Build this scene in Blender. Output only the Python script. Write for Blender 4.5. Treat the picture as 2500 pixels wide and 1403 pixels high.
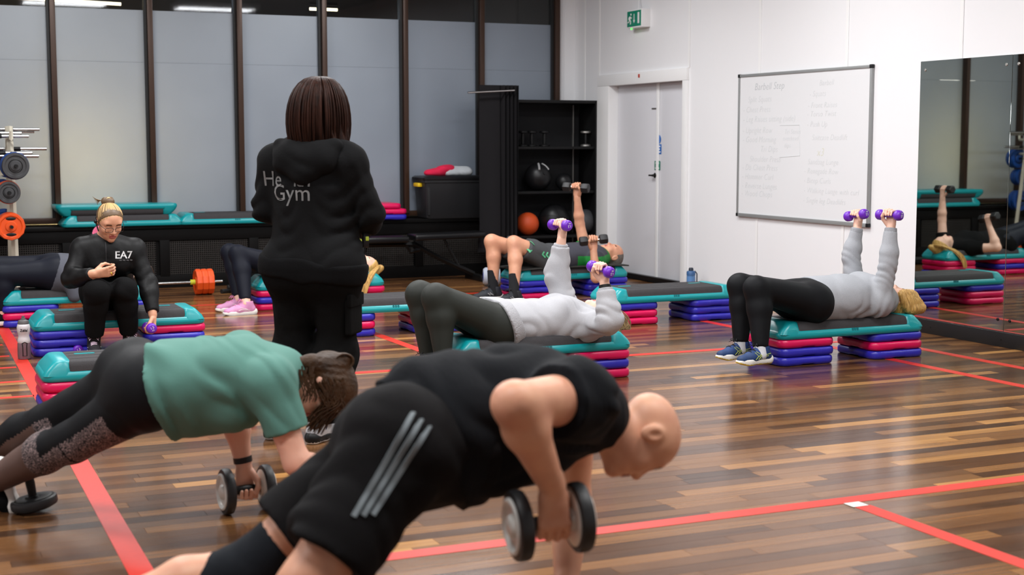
import bpy, bmesh, math, random
import numpy as np
from mathutils import Vector, Matrix
from mathutils.bvhtree import BVHTree

random.seed(7)
for o in list(bpy.data.objects):
    bpy.data.objects.remove(o, do_unlink=True)
SC = bpy.context.scene
COL = SC.collection
PI = math.pi

# ---------------------------------------------------------------- camera
CAMH, FPX = 1.37, 3472.0
PITCH, YAW = math.atan(356.5 / FPX), math.radians(23.95)
cd = bpy.data.cameras.new('camera')
cam = bpy.data.objects.new('camera', cd)
COL.objects.link(cam)
cam.location = (0, 0, CAMH)
cam.rotation_euler = (PI / 2 - PITCH, 0, -YAW)
cd.sensor_width = 36.0
cd.lens = FPX / 2500 * 36.0
cd.clip_end = 100
cd.dof.use_dof = True
cd.dof.focus_distance = 8.3
cd.dof.aperture_fstop = 3.2
SC.camera = cam

# ---------------------------------------------------------------- light
SC.view_settings.view_transform = 'Standard'
SC.view_settings.look = 'None'
SC.view_settings.gamma = 1.0
SC.view_settings.exposure = 0.0
SC.view_settings.use_curve_mapping = False
w = bpy.data.worlds.new('world')
SC.world = w
w.use_nodes = True
w.node_tree.nodes['Background'].inputs[0].default_value = (0.55, 0.6, 0.7, 1)
w.node_tree.nodes['Background'].inputs[1].default_value = 0.02
LAMPS = [(0.4, 2.6), (2.6, 2.6), (4.8, 2.6), (0.4, 5.6), (2.6, 5.6), (4.8, 5.6),
         (0.4, 8.6), (2.6, 8.6), (4.8, 8.6), (1.5, 11.4), (4.5, 11.4), (-2.0, 4.0), (-2.0, 8.5)]
CEIL = 3.45
for i, (x, y) in enumerate(LAMPS):
    l = bpy.data.lights.new('ceiling_lamp', 'AREA')
    l.shape = 'RECTANGLE'
    l.size, l.size_y = 1.15, 0.55
    l.energy = {2.6: 52, 5.6: 62, 8.6: 74, 11.4: 66}.get(y, 60)
    l.color = (0.975, 0.985, 1.0)
    lo = bpy.data.objects.new('ceiling_lamp', l)
    COL.objects.link(lo)
    lo.location = (x, y, CEIL - 0.075)

# ---------------------------------------------------------------- pixel helper: a point of the photo at a known depth
_F = Vector((math.sin(YAW) * math.cos(PITCH), math.cos(YAW) * math.cos(PITCH), -math.sin(PITCH)))
_R = Vector((math.cos(YAW), -math.sin(YAW), 0))
_U = Vector((math.sin(YAW) * math.sin(PITCH), math.cos(YAW) * math.sin(PITCH), math.cos(PITCH)))
EYE = Vector((0, 0, CAMH))
def ray(x, y): return _F + _R * ((x - 1250) / FPX) + _U * ((701.5 - y) / FPX)
def at(x, y, Y):
    d = ray(x, y); return EYE + d * (Y / d.y)
def onx(x, y, X):
    d = ray(x, y); return EYE + d * (X / d.x)
def onz(x, y, z=0.0):
    d = ray(x, y); return EYE + d * ((z - CAMH) / d.z)
def proj(p):
    v = Vector(p) - EYE; d = v.dot(_F)
    return 1250 + FPX * v.dot(_R) / d, 701.5 - FPX * v.dot(_U) / d, d

# ---------------------------------------------------------------- materials
def lin(c): return tuple((v / 255 / 12.92) if v / 255 <= 0.04045 else ((v / 255 + 0.055) / 1.055) ** 2.4 for v in c)
MATS = {}
def mat(name, rgb=(128, 128, 128), rough=0.6, metal=0.0, noise=0.0, nscale=8.0, bump=0.0, bscale=60.0, coat=0.0,
        trans=0.0, emit=None, estr=0.0, sss=0.0, spec=0.5, rgb2=None, stretch=None, sheen=0.0):
    if name in MATS: return MATS[name]
    m = bpy.data.materials.new(name); m.use_nodes = True
    nt = m.node_tree; N = nt.nodes; Lk = nt.links
    b = N['Principled BSDF']
    c = lin(rgb)
    b.inputs['Base Color'].default_value = (*c, 1)
    b.inputs['Roughness'].default_value = rough
    b.inputs['Metallic'].default_value = metal
    b.inputs['Specular IOR Level'].default_value = spec
    b.inputs['Coat Weight'].default_value = coat
    b.inputs['Transmission Weight'].default_value = trans
    if sheen:
        b.inputs['Sheen Weight'].default_value = sheen
        b.inputs['Sheen Roughness'].default_value = 0.5
    if sss:
        b.inputs['Subsurface Weight'].default_value = sss
        b.inputs['Subsurface Radius'].default_value = (0.012, 0.005, 0.003)
        b.inputs['Subsurface Scale'].default_value = 1.0
    if emit:
        b.inputs['Emission Color'].default_value = (*lin(emit), 1)
        b.inputs['Emission Strength'].default_value = estr
    tc = N.new('ShaderNodeTexCoord')
    src = tc.outputs['Object']
    if stretch:
        mp = N.new('ShaderNodeMapping'); mp.inputs['Scale'].default_value = stretch
        Lk.new(src, mp.inputs[0]); src = mp.outputs[0]
    n = N.new('ShaderNodeTexNoise'); n.inputs['Scale'].default_value = nscale; n.inputs['Detail'].default_value = 4
    Lk.new(src, n.inputs['Vector'])
    mx = N.new('ShaderNodeMix'); mx.data_type = 'RGBA'
    c2 = lin(rgb2) if rgb2 else tuple(max(0, v * (1 - noise)) for v in c)
    c1 = c if rgb2 else tuple(min(1, v * (1 + noise)) for v in c)
    mx.inputs[6].default_value = (*c2, 1); mx.inputs[7].default_value = (*c1, 1)
    if rgb2:
        mr = N.new('ShaderNodeMapRange'); mr.inputs[1].default_value = 0.2; mr.inputs[2].default_value = 0.8
        Lk.new(n.outputs['Fac'], mr.inputs[0]); Lk.new(mr.outputs[0], mx.inputs[0])
    else: Lk.new(n.outputs['Fac'], mx.inputs[0])
    Lk.new(mx.outputs[2], b.inputs['Base Color'])
    if bump:
        n2 = N.new('ShaderNodeTexNoise'); n2.inputs['Scale'].default_value = bscale; n2.inputs['Detail'].default_value = 3
        Lk.new(src, n2.inputs['Vector'])
        bp = N.new('ShaderNodeBump'); bp.inputs['Strength'].default_value = bump; bp.inputs['Distance'].default_value = 0.01
        Lk.new(n2.outputs['Fac'], bp.inputs['Height']); Lk.new(bp.outputs[0], b.inputs['Normal'])
    MATS[name] = m
    return m

TEAL = mat('teal_plastic', (6, 146, 152), 0.33, noise=0.06, bump=0.03, bscale=300)
MATTOP = mat('step_mat_rubber', (54, 52, 54), 0.85, noise=0.15, nscale=40, bump=0.25, bscale=250)
PINK = mat('pink_plastic', (214, 8, 84), 0.33, noise=0.05)
BLUE = mat('blue_plastic', (44, 40, 168), 0.33, noise=0.05)
BLACKP = mat('black_plastic', (16, 16, 18), 0.42, noise=0.1, spec=0.35)
BLACKM = mat('black_metal', (12, 12, 13), 0.45, noise=0.2, bump=0.05, spec=0.3)
LEDGE = mat('black_ledge_paint', (9, 8, 8), 0.5, noise=0.3, bump=0.05, spec=0.12)
GRILL = mat('dark_grille', (44, 41, 39), 0.6, noise=0.2, spec=0.2)
STEEL = mat('chrome_steel', (205, 205, 205), 0.2, 1.0, noise=0.03)
SATIN = mat('satin_steel', (176, 174, 170), 0.42, 0.9, noise=0.05)
RUBBER = mat('black_rubber', (26, 26, 28), 0.5, noise=0.12, bump=0.05)
GREYRUB = mat('worn_rubber', (58, 58, 60), 0.7, noise=0.15)
ORANGE = mat('orange_rubber', (226, 78, 14), 0.45, noise=0.07)
BLUEPL = mat('blue_rubber', (14, 66, 140), 0.5, noise=0.08)
CREAM = mat('cream_metal', (214, 208, 190), 0.4, noise=0.04)
YELLOW = mat('yellow_plastic', (232, 192, 20), 0.45, noise=0.05)
PURPLE = mat('purple_vinyl', (104, 34, 178), 0.35, noise=0.05)
WHITE = mat('white_panel_paint', (232, 232, 234), 0.5, noise=0.012, nscale=1.2, bump=0.02, bscale=20)
WHITEG = mat('white_gloss_trim', (236, 236, 236), 0.35, noise=0.01)
DOORM = mat('white_door_paint', (214, 214, 219), 0.45, noise=0.012, nscale=2)
BRONZE = mat('bronze_frame', (62, 42, 31), 0.35, 0.35, noise=0.12)
GASKET = mat('black_gasket', (14, 13, 13), 0.5)
PRINTW = mat('white_print', (225, 225, 225), 0.6)
PRINTG = mat('grey_print', (160, 160, 160), 0.6)
TAPE = mat('red_court_paint', (198, 42, 24), 0.42, noise=0.1, nscale=30)
DARKWALL = mat('corridor_wall', (64, 64, 67), 0.9, noise=0.15, nscale=2)
CEILM = mat('ceiling_tile', (150, 150, 152), 0.9, noise=0.05)

# ---------------------------------------------------------------- mesh helpers
def link(name, me, parent=None, m=None):
    o = bpy.data.objects.new(name, me); COL.objects.link(o)
    if parent is not None: o.parent = parent
    if m is not None and me is not None:
        for q in (m if isinstance(m, (list, tuple)) else [m]): me.materials.append(q)
    return o
def obj(name, bm, m=None, parent=None, smooth=True, angle=40):
    me = bpy.data.meshes.new(name)
    bmesh.ops.recalc_face_normals(bm, faces=bm.faces[:])
    bm.to_mesh(me); bm.free()
    if smooth:
        me.shade_smooth()
        me.set_sharp_from_angle(angle=math.radians(angle))
    return link(name, me, parent, m)
def tag(o, label=None, cat=None, group=None, kind=None):
    if label: o['label'] = label
    if cat: o['category'] = cat
    if group: o['group'] = group
    if kind: o['kind'] = kind
    return o
def thing(name, label, cat, loc=(0, 0, 0), rz=0.0, group=None):
    o = bpy.data.objects.new(name, None); COL.objects.link(o)
    o.empty_display_size = 0.05
    o.location = loc; o.rotation_euler = (0, 0, rz)
    return tag(o, label, cat, group)
def copy_tree(o, parent=None):
    c = o.copy(); COL.objects.link(c)
    if parent is not None: c.parent = parent
    for ch in list(o.children): copy_tree(ch, c)
    return c
BM = bmesh.new
def box(bm, c, s, bev=0.0, rot=None, seg=2):
    r = bmesh.ops.create_cube(bm, size=1.0)
    vs = r['verts']
    bmesh.ops.scale(bm, vec=s, verts=vs)
    if bev > 0:
        es = list({e for v in vs for e in v.link_edges})
        rr = bmesh.ops.bevel(bm, geom=es, offset=bev, segments=seg, affect='EDGES', profile=0.6)
        vs = list({v for v in rr['verts']} | {v for v in vs if v.is_valid})
    if rot is not None: bmesh.ops.rotate(bm, cent=(0, 0, 0), matrix=rot, verts=vs)
    bmesh.ops.translate(bm, vec=c, verts=vs)
    return vs
def frame_of(d):
    d = Vector(d).normalized()
    a = Vector((0, 0, 1)) if abs(d.z) < 0.9 else Vector((1, 0, 0))
    x = a.cross(d).normalized(); return x, d.cross(x), d
def lathe(bm, prof, o=(0, 0, 0), axis=(0, 0, 1), n=24, cap=True):
    """prof: list of (r, h) along axis"""
    x, y, z = frame_of(axis); o = Vector(o)
    rings = []
    for r, h in prof:
        if r < 1e-6: rings.append([bm.verts.new(o + z * h)])
        else: rings.append([bm.verts.new(o + z * h + (x * math.cos(2 * PI * i / n) + y * math.sin(2 * PI * i / n)) * r) for i in range(n)])
    for A, B in zip(rings, rings[1:]):
        for i in range(n):
            j = (i + 1) % n
            if len(A) == 1 and len(B) == 1: continue
            if len(A) == 1: bm.faces.new((A[0], B[i], B[j]))
            elif len(B) == 1: bm.faces.new((A[i], A[j], B[0]))
            else: bm.faces.new((A[i], A[j], B[j], B[i]))
    if cap:
        if len(rings[0]) > 1: bm.faces.new(rings[0][::-1])
        if len(rings[-1]) > 1: bm.faces.new(rings[-1])
def cyl(bm, a, b, r, n=16, r2=None, bev=0.0):
    a, b = Vector(a), Vector(b); L = (b - a).length
    r2 = r if r2 is None else r2
    if bev: prof = [(r - bev, 0), (r, bev), (r2, L - bev), (r2 - bev, L)]
    else: prof = [(r, 0), (r2, L)]
    lathe(bm, prof, a, b - a, n)
def tube(bm, pts, r, n=8, closed=False):
    pts = [Vector(p) for p in pts]; m = len(pts)
    prev = None; rings = []
    for i, p in enumerate(pts):
        d = (pts[(i + 1) % m] - pts[i - 1]) if closed else (pts[min(i + 1, m - 1)] - pts[max(i - 1, 0)])
        if d.length < 1e-9: d = Vector((0, 0, 1))
        d.normalize()
        if prev is None: x = frame_of(d)[0]
        else:
            x = prev - d * prev.dot(d); x.normalize()
        prev = x; y = d.cross(x)
        rr = r[i] if isinstance(r, (list, tuple)) else r
        rings.append([bm.verts.new(p + (x * math.cos(2 * PI * k / n) + y * math.sin(2 * PI * k / n)) * rr) for k in range(n)])
    rng = range(m) if closed else range(m - 1)
    for i in rng:
        A, B = rings[i], rings[(i + 1) % m]
        for k in range(n):
            bm.faces.new((A[k], A[(k + 1) % n], B[(k + 1) % n], B[k]))
    if not closed:
        bm.faces.new(rings[0][::-1]); bm.faces.new(rings[-1])
def rrect(w, d, r, n=5):
    r = min(r, w / 2 - 1e-4, d / 2 - 1e-4); pts = []
    for cx, cy, a0 in ((w / 2 - r, d / 2 - r, 0), (-w / 2 + r, d / 2 - r, PI / 2), (-w / 2 + r, -d / 2 + r, PI), (w / 2 - r, -d / 2 + r, 1.5 * PI)):
        for i in range(n + 1):
            a = a0 + PI / 2 * i / n
            pts.append((cx + r * math.cos(a), cy + r * math.sin(a)))
    return pts
def loft(bm, rings, cap=True):
    R = [[bm.verts.new(p) for p in ring] for ring in rings]
    n = len(R[0])
    for A, B in zip(R, R[1:]):
        for i in range(n):
            bm.faces.new((A[i], A[(i + 1) % n], B[(i + 1) % n], B[i]))
    if cap:
        bm.faces.new(R[0][::-1]); bm.faces.new(R[-1])
def prism(bm, pts, vec):
    A = [bm.verts.new(p) for p in pts]; B = [bm.verts.new(Vector(p) + Vector(vec)) for p in pts]
    n = len(A)
    bm.faces.new(A[::-1]); bm.faces.new(B)
    for i in range(n): bm.faces.new((A[i], A[(i + 1) % n], B[(i + 1) % n], B[i]))
def ball(bm, c, r, seg=24, sc=None):
    rr = bmesh.ops.create_uvsphere(bm, u_segments=seg, v_segments=seg // 2, radius=r)
    if sc: bmesh.ops.scale(bm, vec=sc, verts=rr['verts'])
    bmesh.ops.translate(bm, vec=c, verts=rr['verts'])
def text_mesh(txt, size=0.1, extrude=0.0006, shear=0.0, space=1.0, align='CENTER', bold=0.0):
    cu = bpy.data.curves.new('lettering', 'FONT')
    cu.body = txt; cu.size = size; cu.extrude = extrude; cu.shear = shear; cu.align_x = align; cu.align_y = 'CENTER'
    cu.space_character = space; cu.offset = bold; cu.resolution_u = 3
    to = bpy.data.objects.new('lettering', cu); COL.objects.link(to)
    dg = bpy.context.evaluated_depsgraph_get()
    me = bpy.data.meshes.new_from_object(to.evaluated_get(dg))
    bpy.data.objects.remove(to, do_unlink=True)
    return me
def text(name, txt, size, M, m, parent=None, **k):
    me = text_mesh(txt, size, **k); me.transform(M); me.materials.clear()
    return link(name, me, parent, m)
def basis(o, x, y):
    x = Vector(x).normalized(); y = Vector(y); y = (y - x * y.dot(x)).normalized(); z = x.cross(y)
    return Matrix(((x.x, y.x, z.x, o[0]), (x.y, y.y, z.y, o[1]), (x.z, y.z, z.z, o[2]), (0, 0, 0, 1)))

# ---------------------------------------------------------------- room
WX, WY = 6.85, 13.8
XL, YF = -4.0, -1.8
def wood():
    m = bpy.data.materials.new('hardwood_boards'); m.use_nodes = True
    nt = m.node_tree; N = nt.nodes; Lk = nt.links; b = N['Principled BSDF']
    at_ = N.new('ShaderNodeAttribute'); at_.attribute_name = 'tint'
    geo = N.new('ShaderNodeNewGeometry')
    mp = N.new('ShaderNodeMapping'); mp.inputs['Scale'].default_value = (2.0, 55, 55)
    ad = N.new('ShaderNodeVectorMath'); ad.operation = 'ADD'
    cmb = N.new('ShaderNodeCombineXYZ')
    mul = N.new('ShaderNodeMath'); mul.operation = 'MULTIPLY'; mul.inputs[1].default_value = 37.0
    Lk.new(at_.outputs['Fac'], mul.inputs[0]); Lk.new(mul.outputs[0], cmb.inputs[0]); Lk.new(mul.outputs[0], cmb.inputs[2])
    Lk.new(geo.outputs['Position'], ad.inputs[0]); Lk.new(cmb.outputs[0], ad.inputs[1]); Lk.new(ad.outputs[0], mp.inputs[0])
    n = N.new('ShaderNodeTexNoise'); n.inputs['Scale'].default_value = 1.0; n.inputs['Detail'].default_value = 6; n.inputs['Roughness'].default_value = 0.65
    Lk.new(mp.outputs[0], n.inputs['Vector'])
    rp = N.new('ShaderNodeValToRGB'); cr = rp.color_ramp
    cols = [(0.0, (58, 37, 23)), (0.25, (90, 59, 36)), (0.5, (115, 78, 47)), (0.75, (141, 98, 58)), (1.0, (186, 136, 80))]
    cr.elements[0].position = 0; cr.elements[0].color = (*lin(cols[0][1]), 1)
    cr.elements[1].position = 1; cr.elements[1].color = (*lin(cols[-1][1]), 1)
    for p, c in cols[1:-1]:
        e = cr.elements.new(p); e.color = (*lin(c), 1)
    mm = N.new('ShaderNodeMath'); mm.operation = 'MULTIPLY_ADD'; mm.inputs[1].default_value = 0.62; mm.inputs[2].default_value = -0.31
    Lk.new(n.outputs['Fac'], mm.inputs[0])
    s = N.new('ShaderNodeMath'); s.operation = 'ADD'; s.use_clamp = True
    Lk.new(at_.outputs['Fac'], s.inputs[0]); Lk.new(mm.outputs[0], s.inputs[1]); Lk.new(s.outputs[0], rp.inputs[0])
    Lk.new(rp.outputs[0], b.inputs['Base Color'])
    # scuffed varnish
    n2 = N.new('ShaderNodeTexNoise'); n2.inputs['Scale'].default_value = 2.2; n2.inputs['Detail'].default_value = 8
    Lk.new(geo.outputs['Position'], n2.inputs['Vector'])
    mr = N.new('ShaderNodeMapRange'); mr.inputs[1].default_value = 0.3; mr.inputs[2].default_value = 0.7; mr.inputs[3].default_value = 0.13; mr.inputs[4].default_value = 0.24
    Lk.new(n2.outputs['Fac'], mr.inputs[0]); Lk.new(mr.outputs[0], b.inputs['Roughness'])
    b.inputs['Specular IOR Level'].default_value = 0.5
    bp = N.new('ShaderNodeBump'); bp.inputs['Strength'].default_value = 0.06; bp.inputs['Distance'].default_value = 0.004
    Lk.new(n.outputs['Fac'], bp.inputs['Height']); Lk.new(bp.outputs[0], b.inputs['Normal'])
    return m
WOOD = wood()
bm = BM(); box(bm, ((XL + WX) / 2, (YF + WY) / 2, -0.07), (WX - XL + 0.4, WY - YF + 0.4, 0.12))
floor = tag(obj('floor', bm, mat('subfloor', (40, 28, 22), 0.8), smooth=False), kind='structure')
rf = random.Random(3)
PW = 0.078
planks = []
y = YF
while y < WY - 0.01:
    x = XL - rf.random() * 1.2
    while x < WX:
        L = rf.choice((0.33, 0.5, 0.7, 0.9, 1.2, 1.5)) * (0.85 + 0.3 * rf.random())
        x0, x1 = max(x, XL), min(x + L, WX)
        if x1 - x0 > 0.02:
            t = rf.random()
            t = 0.12 + 0.6 * t if t < 0.9 else 0.66 + 0.34 * rf.random()
            if rf.random() < 0.12: t *= 0.5
            planks.append((x0, x1, y, min(y + PW, WY), t))
        x += L
    y += PW
def plank_geo(x0, x1, y0, y1):
    g, c = 0.0003, 0.0007
    vs = [(x0 + g, y0 + g, -0.008), (x1 - g, y0 + g, -0.008), (x1 - g, y1 - g, -0.008), (x0 + g, y1 - g, -0.008),
          (x0 + g, y0 + g, -0.0012), (x1 - g, y0 + g, -0.0012), (x1 - g, y1 - g, -0.0012), (x0 + g, y1 - g, -0.0012),
          (x0 + c, y0 + c, 0), (x1 - c, y0 + c, 0), (x1 - c, y1 - c, 0), (x0 + c, y1 - c, 0)]
    fs = [(8, 9, 10, 11)]
    for a in (0, 4):
        for i in range(4): fs.append((a + i, a + (i + 1) % 4, a + 4 + (i + 1) % 4, a + 4 + i))
    return vs, fs
def plank_mesh(name, lst):
    V, Fc, T = [], [], []
    for x0, x1, y0, y1, t in lst:
        vs, fs = plank_geo(x0, x1, y0, y1); o = len(V)
        V += vs; Fc += [tuple(i + o for i in f) for f in fs]; T += [t] * len(fs)
    me = bpy.data.meshes.new(name); me.from_pydata(V, [], Fc)
    a = me.attributes.new('tint', 'FLOAT', 'FACE'); a.data.foreach_set('value', T)
    return me
vis, rest = [], []
for p in planks:
    c = ((p[0] + p[1]) / 2, (p[2] + p[3]) / 2, 0)
    u, v, d = proj(c) if c[1] > 1 else (0, 9999, 0)
    (vis if (-250 < u < 2650 and v < 1420 and d > 0.5) else rest).append((d, p))
vis.sort(key=lambda q: q[0])
for d, p in vis[:300]:
    link('plank', plank_mesh('plank', [p]), floor, WOOD)
tag(link('planks', plank_mesh('planks', [p for _, p in vis[300:]] + [p for _, p in rest]), floor, WOOD), kind='stuff')
def line(x0, y0, x1, y1, wd):
    a, b = Vector((x0, y0, 0)), Vector((x1, y1, 0)); d = (b - a).normalized(); n = Vector((-d.y, d.x, 0)) * wd / 2
    bm = BM(); prism(bm, [a + n, a - n, b - n, b + n], (0, 0, 0.0012))
    o = obj('court_line', bm, TAPE, floor, smooth=False); o['label'] = 'red court line across the boards'
    return o
line(0.795, 11.3, 0.70, 3.2, 0.082)
line(-0.6, 4.375, 6.0, 4.36, 0.08)
line(3.345, 4.27, 3.37, 2.6, 0.075)
line(6.18, 11.5, 6.32, 6.0, 0.07)
line(5.74, 9.35, 5.85, 5.6, 0.07)
line(1.9, 8.04, 6.2, 7.94, 0.07)
line(0.75, 11.95, 6.0, 11.85, 0.06)
line(3.20, 9.8, 3.23, 8.04, 0.07)
for yy in (10.12, 9.57, 9.07, 8.52, 8.0): line(0.2, yy, 0.72, yy, 0.05)
bm = BM(); box(bm, (3.335, 4.295, 0.0022), (0.07, 0.06, 0.0012), rot=None)
o = obj('tape_patch', bm, mat('white_tape', (205, 205, 200), 0.6), floor); o['label'] = 'small white tape square on the red line'

# right wall: panels with cover strips
wr = tag(link('wall_right', None), kind='structure')
joints = [WY, 13.53, 13.2, 11.41, 10.26, 9.07, 7.8, 6.6, 5.4, 4.2, 3.0, 1.8, 0.6, -0.6, YF]
for a, b in zip(joints, joints[1:]):
    z0 = 2.045 if (a, b) == (13.2, 11.41) else 0.05
    bm = BM(); box(bm, (WX + 0.03, (a + b) / 2, (z0 + CEIL) / 2), (0.06, a - b - 0.004, CEIL - z0), 0.002, seg=1)
    obj('wall_panel', bm, WHITE, wr)
for j in joints[1:-1]:
    z0 = 2.045 if 11.3 < j < 13.3 else 0.05
    bm = BM(); box(bm, (WX - 0.003, j, (z0 + CEIL) / 2), (0.006, 0.035, CEIL - z0), 0.002, seg=1)
    obj('cover_strip', bm, WHITEG, wr)
bm = BM(); box(bm, (WX + 0.045, (YF + WY) / 2, 0.026), (0.05, WY - YF, 0.05))
tag(obj('baseboard_right', bm, BLACKP), kind='structure')
# back wall below and beside the windows
bm = BM(); box(bm, ((XL + WX) / 2, WY + 0.06, 0.3), (WX - XL, 0.1, 0.6))
tag(obj('wall_back', bm, mat('back_wall_paint', (30, 29, 29), 0.7)), kind='structure')
bm = BM(); box(bm, (6.75, WY - 0.005, CEIL / 2), (0.2, 0.08, CEIL), 0.004)
box(bm, (6.70, WY - 0.05, CEIL / 2), (0.012, 0.012, CEIL))
tag(obj('trim_1', bm, WHITE), kind='structure')
bm = BM(); box(bm, ((XL + WX) / 2, YF - 0.05, CEIL / 2), (WX - XL, 0.1, CEIL))
tag(obj('wall_front', bm, WHITE), kind='structure')
bm = BM(); box(bm, (XL - 0.05, (YF + WY) / 2, CEIL / 2), (0.1, WY - YF, CEIL))
tag(obj('wall_left', bm, WHITE), kind='structure')
bm = BM(); box(bm, ((XL + WX) / 2, (YF + WY) / 2 , CEIL + 0.05), (WX - XL, WY - YF, 0.1))
tag(obj('ceiling', bm, CEILM), kind='structure')
for (x, y) in LAMPS:
    t = thing('ceiling_light', 'white ceiling panel light, %s row from the windows, %s' % ({11.4: 'nearest', 8.6: 'second', 8.5: 'second', 5.6: 'third', 4.0: 'third', 2.6: 'fourth'}[y], {-2.0: 'by the left wall', 0.4: 'left of the middle', 2.6: 'in the middle', 4.8: 'by the right wall', 1.5: 'on the left', 4.5: 'on the right'}[x]), 'lamp', (x, y, CEIL), group='ceiling panel lights')
    bm = BM()
    for sx, sy, cx, cy in ((1.25, 0.04, 0, 0.31), (1.25, 0.04, 0, -0.31), (0.04, 0.58, 0.605, 0), (0.04, 0.58, -0.605, 0)):
        box(bm, (cx, cy, -0.04), (sx, sy, 0.08))
    obj('lamp_frame', bm, WHITEG, t)
    bm = BM(); box(bm, (0, 0, -0.03), (1.17, 0.58, 0.03))
    obj('diffuser', bm, mat('diffuser_panel', (250, 250, 245), 0.6, emit=(255, 248, 238), estr=2.0), t)

# windows
def frosted():
    m = bpy.data.materials.new('frosted_glass'); m.use_nodes = True
    nt = m.node_tree; N = nt.nodes; Lk = nt.links
    N.remove(N['Principled BSDF']); out = N['Material Output']
    d = N.new('ShaderNodeBsdfDiffuse'); d.inputs[0].default_value = (*lin((150, 158, 168)), 1)
    t = N.new('ShaderNodeBsdfTranslucent'); t.inputs[0].default_value = (0.75, 0.78, 0.8, 1)
    g = N.new('ShaderNodeBsdfGlossy'); g.inputs[1].default_value = 0.42; g.inputs[0].default_value = (0.8, 0.85, 0.9, 1)
    geo = N.new('ShaderNodeNewGeometry'); nz = N.new('ShaderNodeTexNoise'); nz.inputs['Scale'].default_value = 1.3; nz.inputs['Detail'].default_value = 3
    Lk.new(geo.outputs['Position'], nz.inputs['Vector'])
    cr = N.new('ShaderNodeMix'); cr.data_type = 'RGBA'; cr.inputs[6].default_value = (*lin((112, 123, 140)), 1); cr.inputs[7].default_value = (*lin((148, 159, 173)), 1)
    Lk.new(nz.outputs['Fac'], cr.inputs[0]); Lk.new(cr.outputs[2], d.inputs[0])
    m1 = N.new('ShaderNodeMixShader'); m1.inputs[0].default_value = 0.32
    m2 = N.new('ShaderNodeMixShader'); m2.inputs[0].default_value = 0.14
    Lk.new(d.outputs[0], m1.inputs[1]); Lk.new(t.outputs[0], m1.inputs[2])
    Lk.new(m1.outputs[0], m2.inputs[1]); Lk.new(g.outputs[0], m2.inputs[2])
    Lk.new(m2.outputs[0], out.inputs[0])
    return m
FROST = frosted()
CLEAR = bpy.data.materials.new('clear_glass'); CLEAR.use_nodes = True
_n = CLEAR.node_tree; _n.nodes.remove(_n.nodes['Principled BSDF'])
_t = _n.nodes.new('ShaderNodeBsdfTransparent'); _t.inputs[0].default_value = (0.55, 0.57, 0.6, 1)
_g = _n.nodes.new('ShaderNodeBsdfGlossy'); _g.inputs[1].default_value = 0.03
_m = _n.nodes.new('ShaderNodeMixShader'); _m.inputs[0].default_value = 0.035
_n.links.new(_t.outputs[0], _m.inputs[1]); _n.links.new(_g.outputs[0], _m.inputs[2]); _n.links.new(_m.outputs[0], _n.nodes['Material Output'].inputs[0])
SILL = 0.64
mull = [-3.7 + 0.0, -2.83, -1.965, -1.10, -0.235, 0.63, 1.50, 2.375, 3.222, 4.065, 4.913, 5.75, 6.615]
for i, x in enumerate(mull):
    t = tag(link('trim_%d' % (i + 2), None), kind='structure')
    bm = BM(); box(bm, (x + 0.008, WY - 0.02, (SILL + CEIL) / 2), (0.05, 0.14, CEIL - SILL), 0.004)
    obj('mullion', bm, BRONZE, t)
    bm = BM(); box(bm, (x - 0.03, WY - 0.01, (SILL + CEIL) / 2), (0.022, 0.07, CEIL - SILL))
    obj('gasket', bm, GASKET, t)
bm = BM(); box(bm, ((XL + 6.64) / 2, WY - 0.01, SILL - 0.0), (6.64 - XL, 0.12, 0.05), 0.004)
tag(obj('trim_%d' % (len(mull) + 2), bm, BRONZE), kind='structure')
for i, (a, b) in enumerate(zip(mull, mull[1:])):
    wn = tag(link('window_%d' % (i + 1), None), kind='structure')
    bm = BM(); box(bm, ((a + b) / 2, WY, (SILL + 2.11) / 2), (b - a - 0.03, 0.010, 2.11 - SILL))
    obj('frosted_pane', bm, FROST, wn)
    bm = BM(); box(bm, ((a + b) / 2, WY + 0.0015, (2.1115 + 2.595) / 2), (b - a - 0.03, 0.010, 2.595 - 2.1115))
    obj('frosted_film', bm, FROST, wn)
    bm = BM(); box(bm, ((a + b) / 2, WY + 0.002, (2.597 + CEIL) / 2), (b - a - 0.03, 0.008, CEIL - 2.597))
    obj('clear_pane', bm, CLEAR, wn)
# corridor beyond the glass
bm = BM()
box(bm, ((XL + 7) / 2, 16.6, 1.75), (11.4, 0.1, 3.5)); box(bm, ((XL + 7) / 2, 15.2, 3.35), (11.4, 2.7, 0.1))
box(bm, (7.0, 15.2, 1.75), (0.1, 2.7, 3.5)); box(bm, (XL, 15.2, 1.75), (0.1, 2.7, 3.5))
tag(obj('wall_corridor', bm, DARKWALL, smooth=False), kind='structure')
bm = BM(); box(bm, ((XL + 7) / 2, 15.2, -0.05), (11.4, 2.8, 0.1))
tag(obj('floor_corridor', bm, mat('corridor_floor', (90, 84, 76), 0.6)), kind='structure')
for x0, x1, yy, z, lab in ((1.0, 2.32, 15.0, 2.755, 'thin lit tube lamp in the corridor beyond the glass'),
                           (4.35, 4.66, 15.2, 2.80, 'small lit corridor lamp over a grey box beyond the glass')):
    t = thing('tube_lamp', lab, 'lamp', ((x0 + x1) / 2, yy, z))
    bm = BM(); cyl(bm, (x0 - (x0 + x1) / 2, 0, 0.03 if x0 < 2 else 0), ((x1 - x0) / 2, 0, 0), 0.016, 10)
    obj('tube', bm, mat('lit_tube', (255, 240, 200), 0.5, emit=(255, 236, 190), estr=9), t)
    bm = BM(); box(bm, (0, 0, 0.06), (x1 - x0, 0.05, 0.03)); cyl(bm, (0, 0, 0.06), (0, 0, 3.3 - z), 0.008, 8)
    obj('lamp_body', bm, BLACKP, t)
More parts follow.
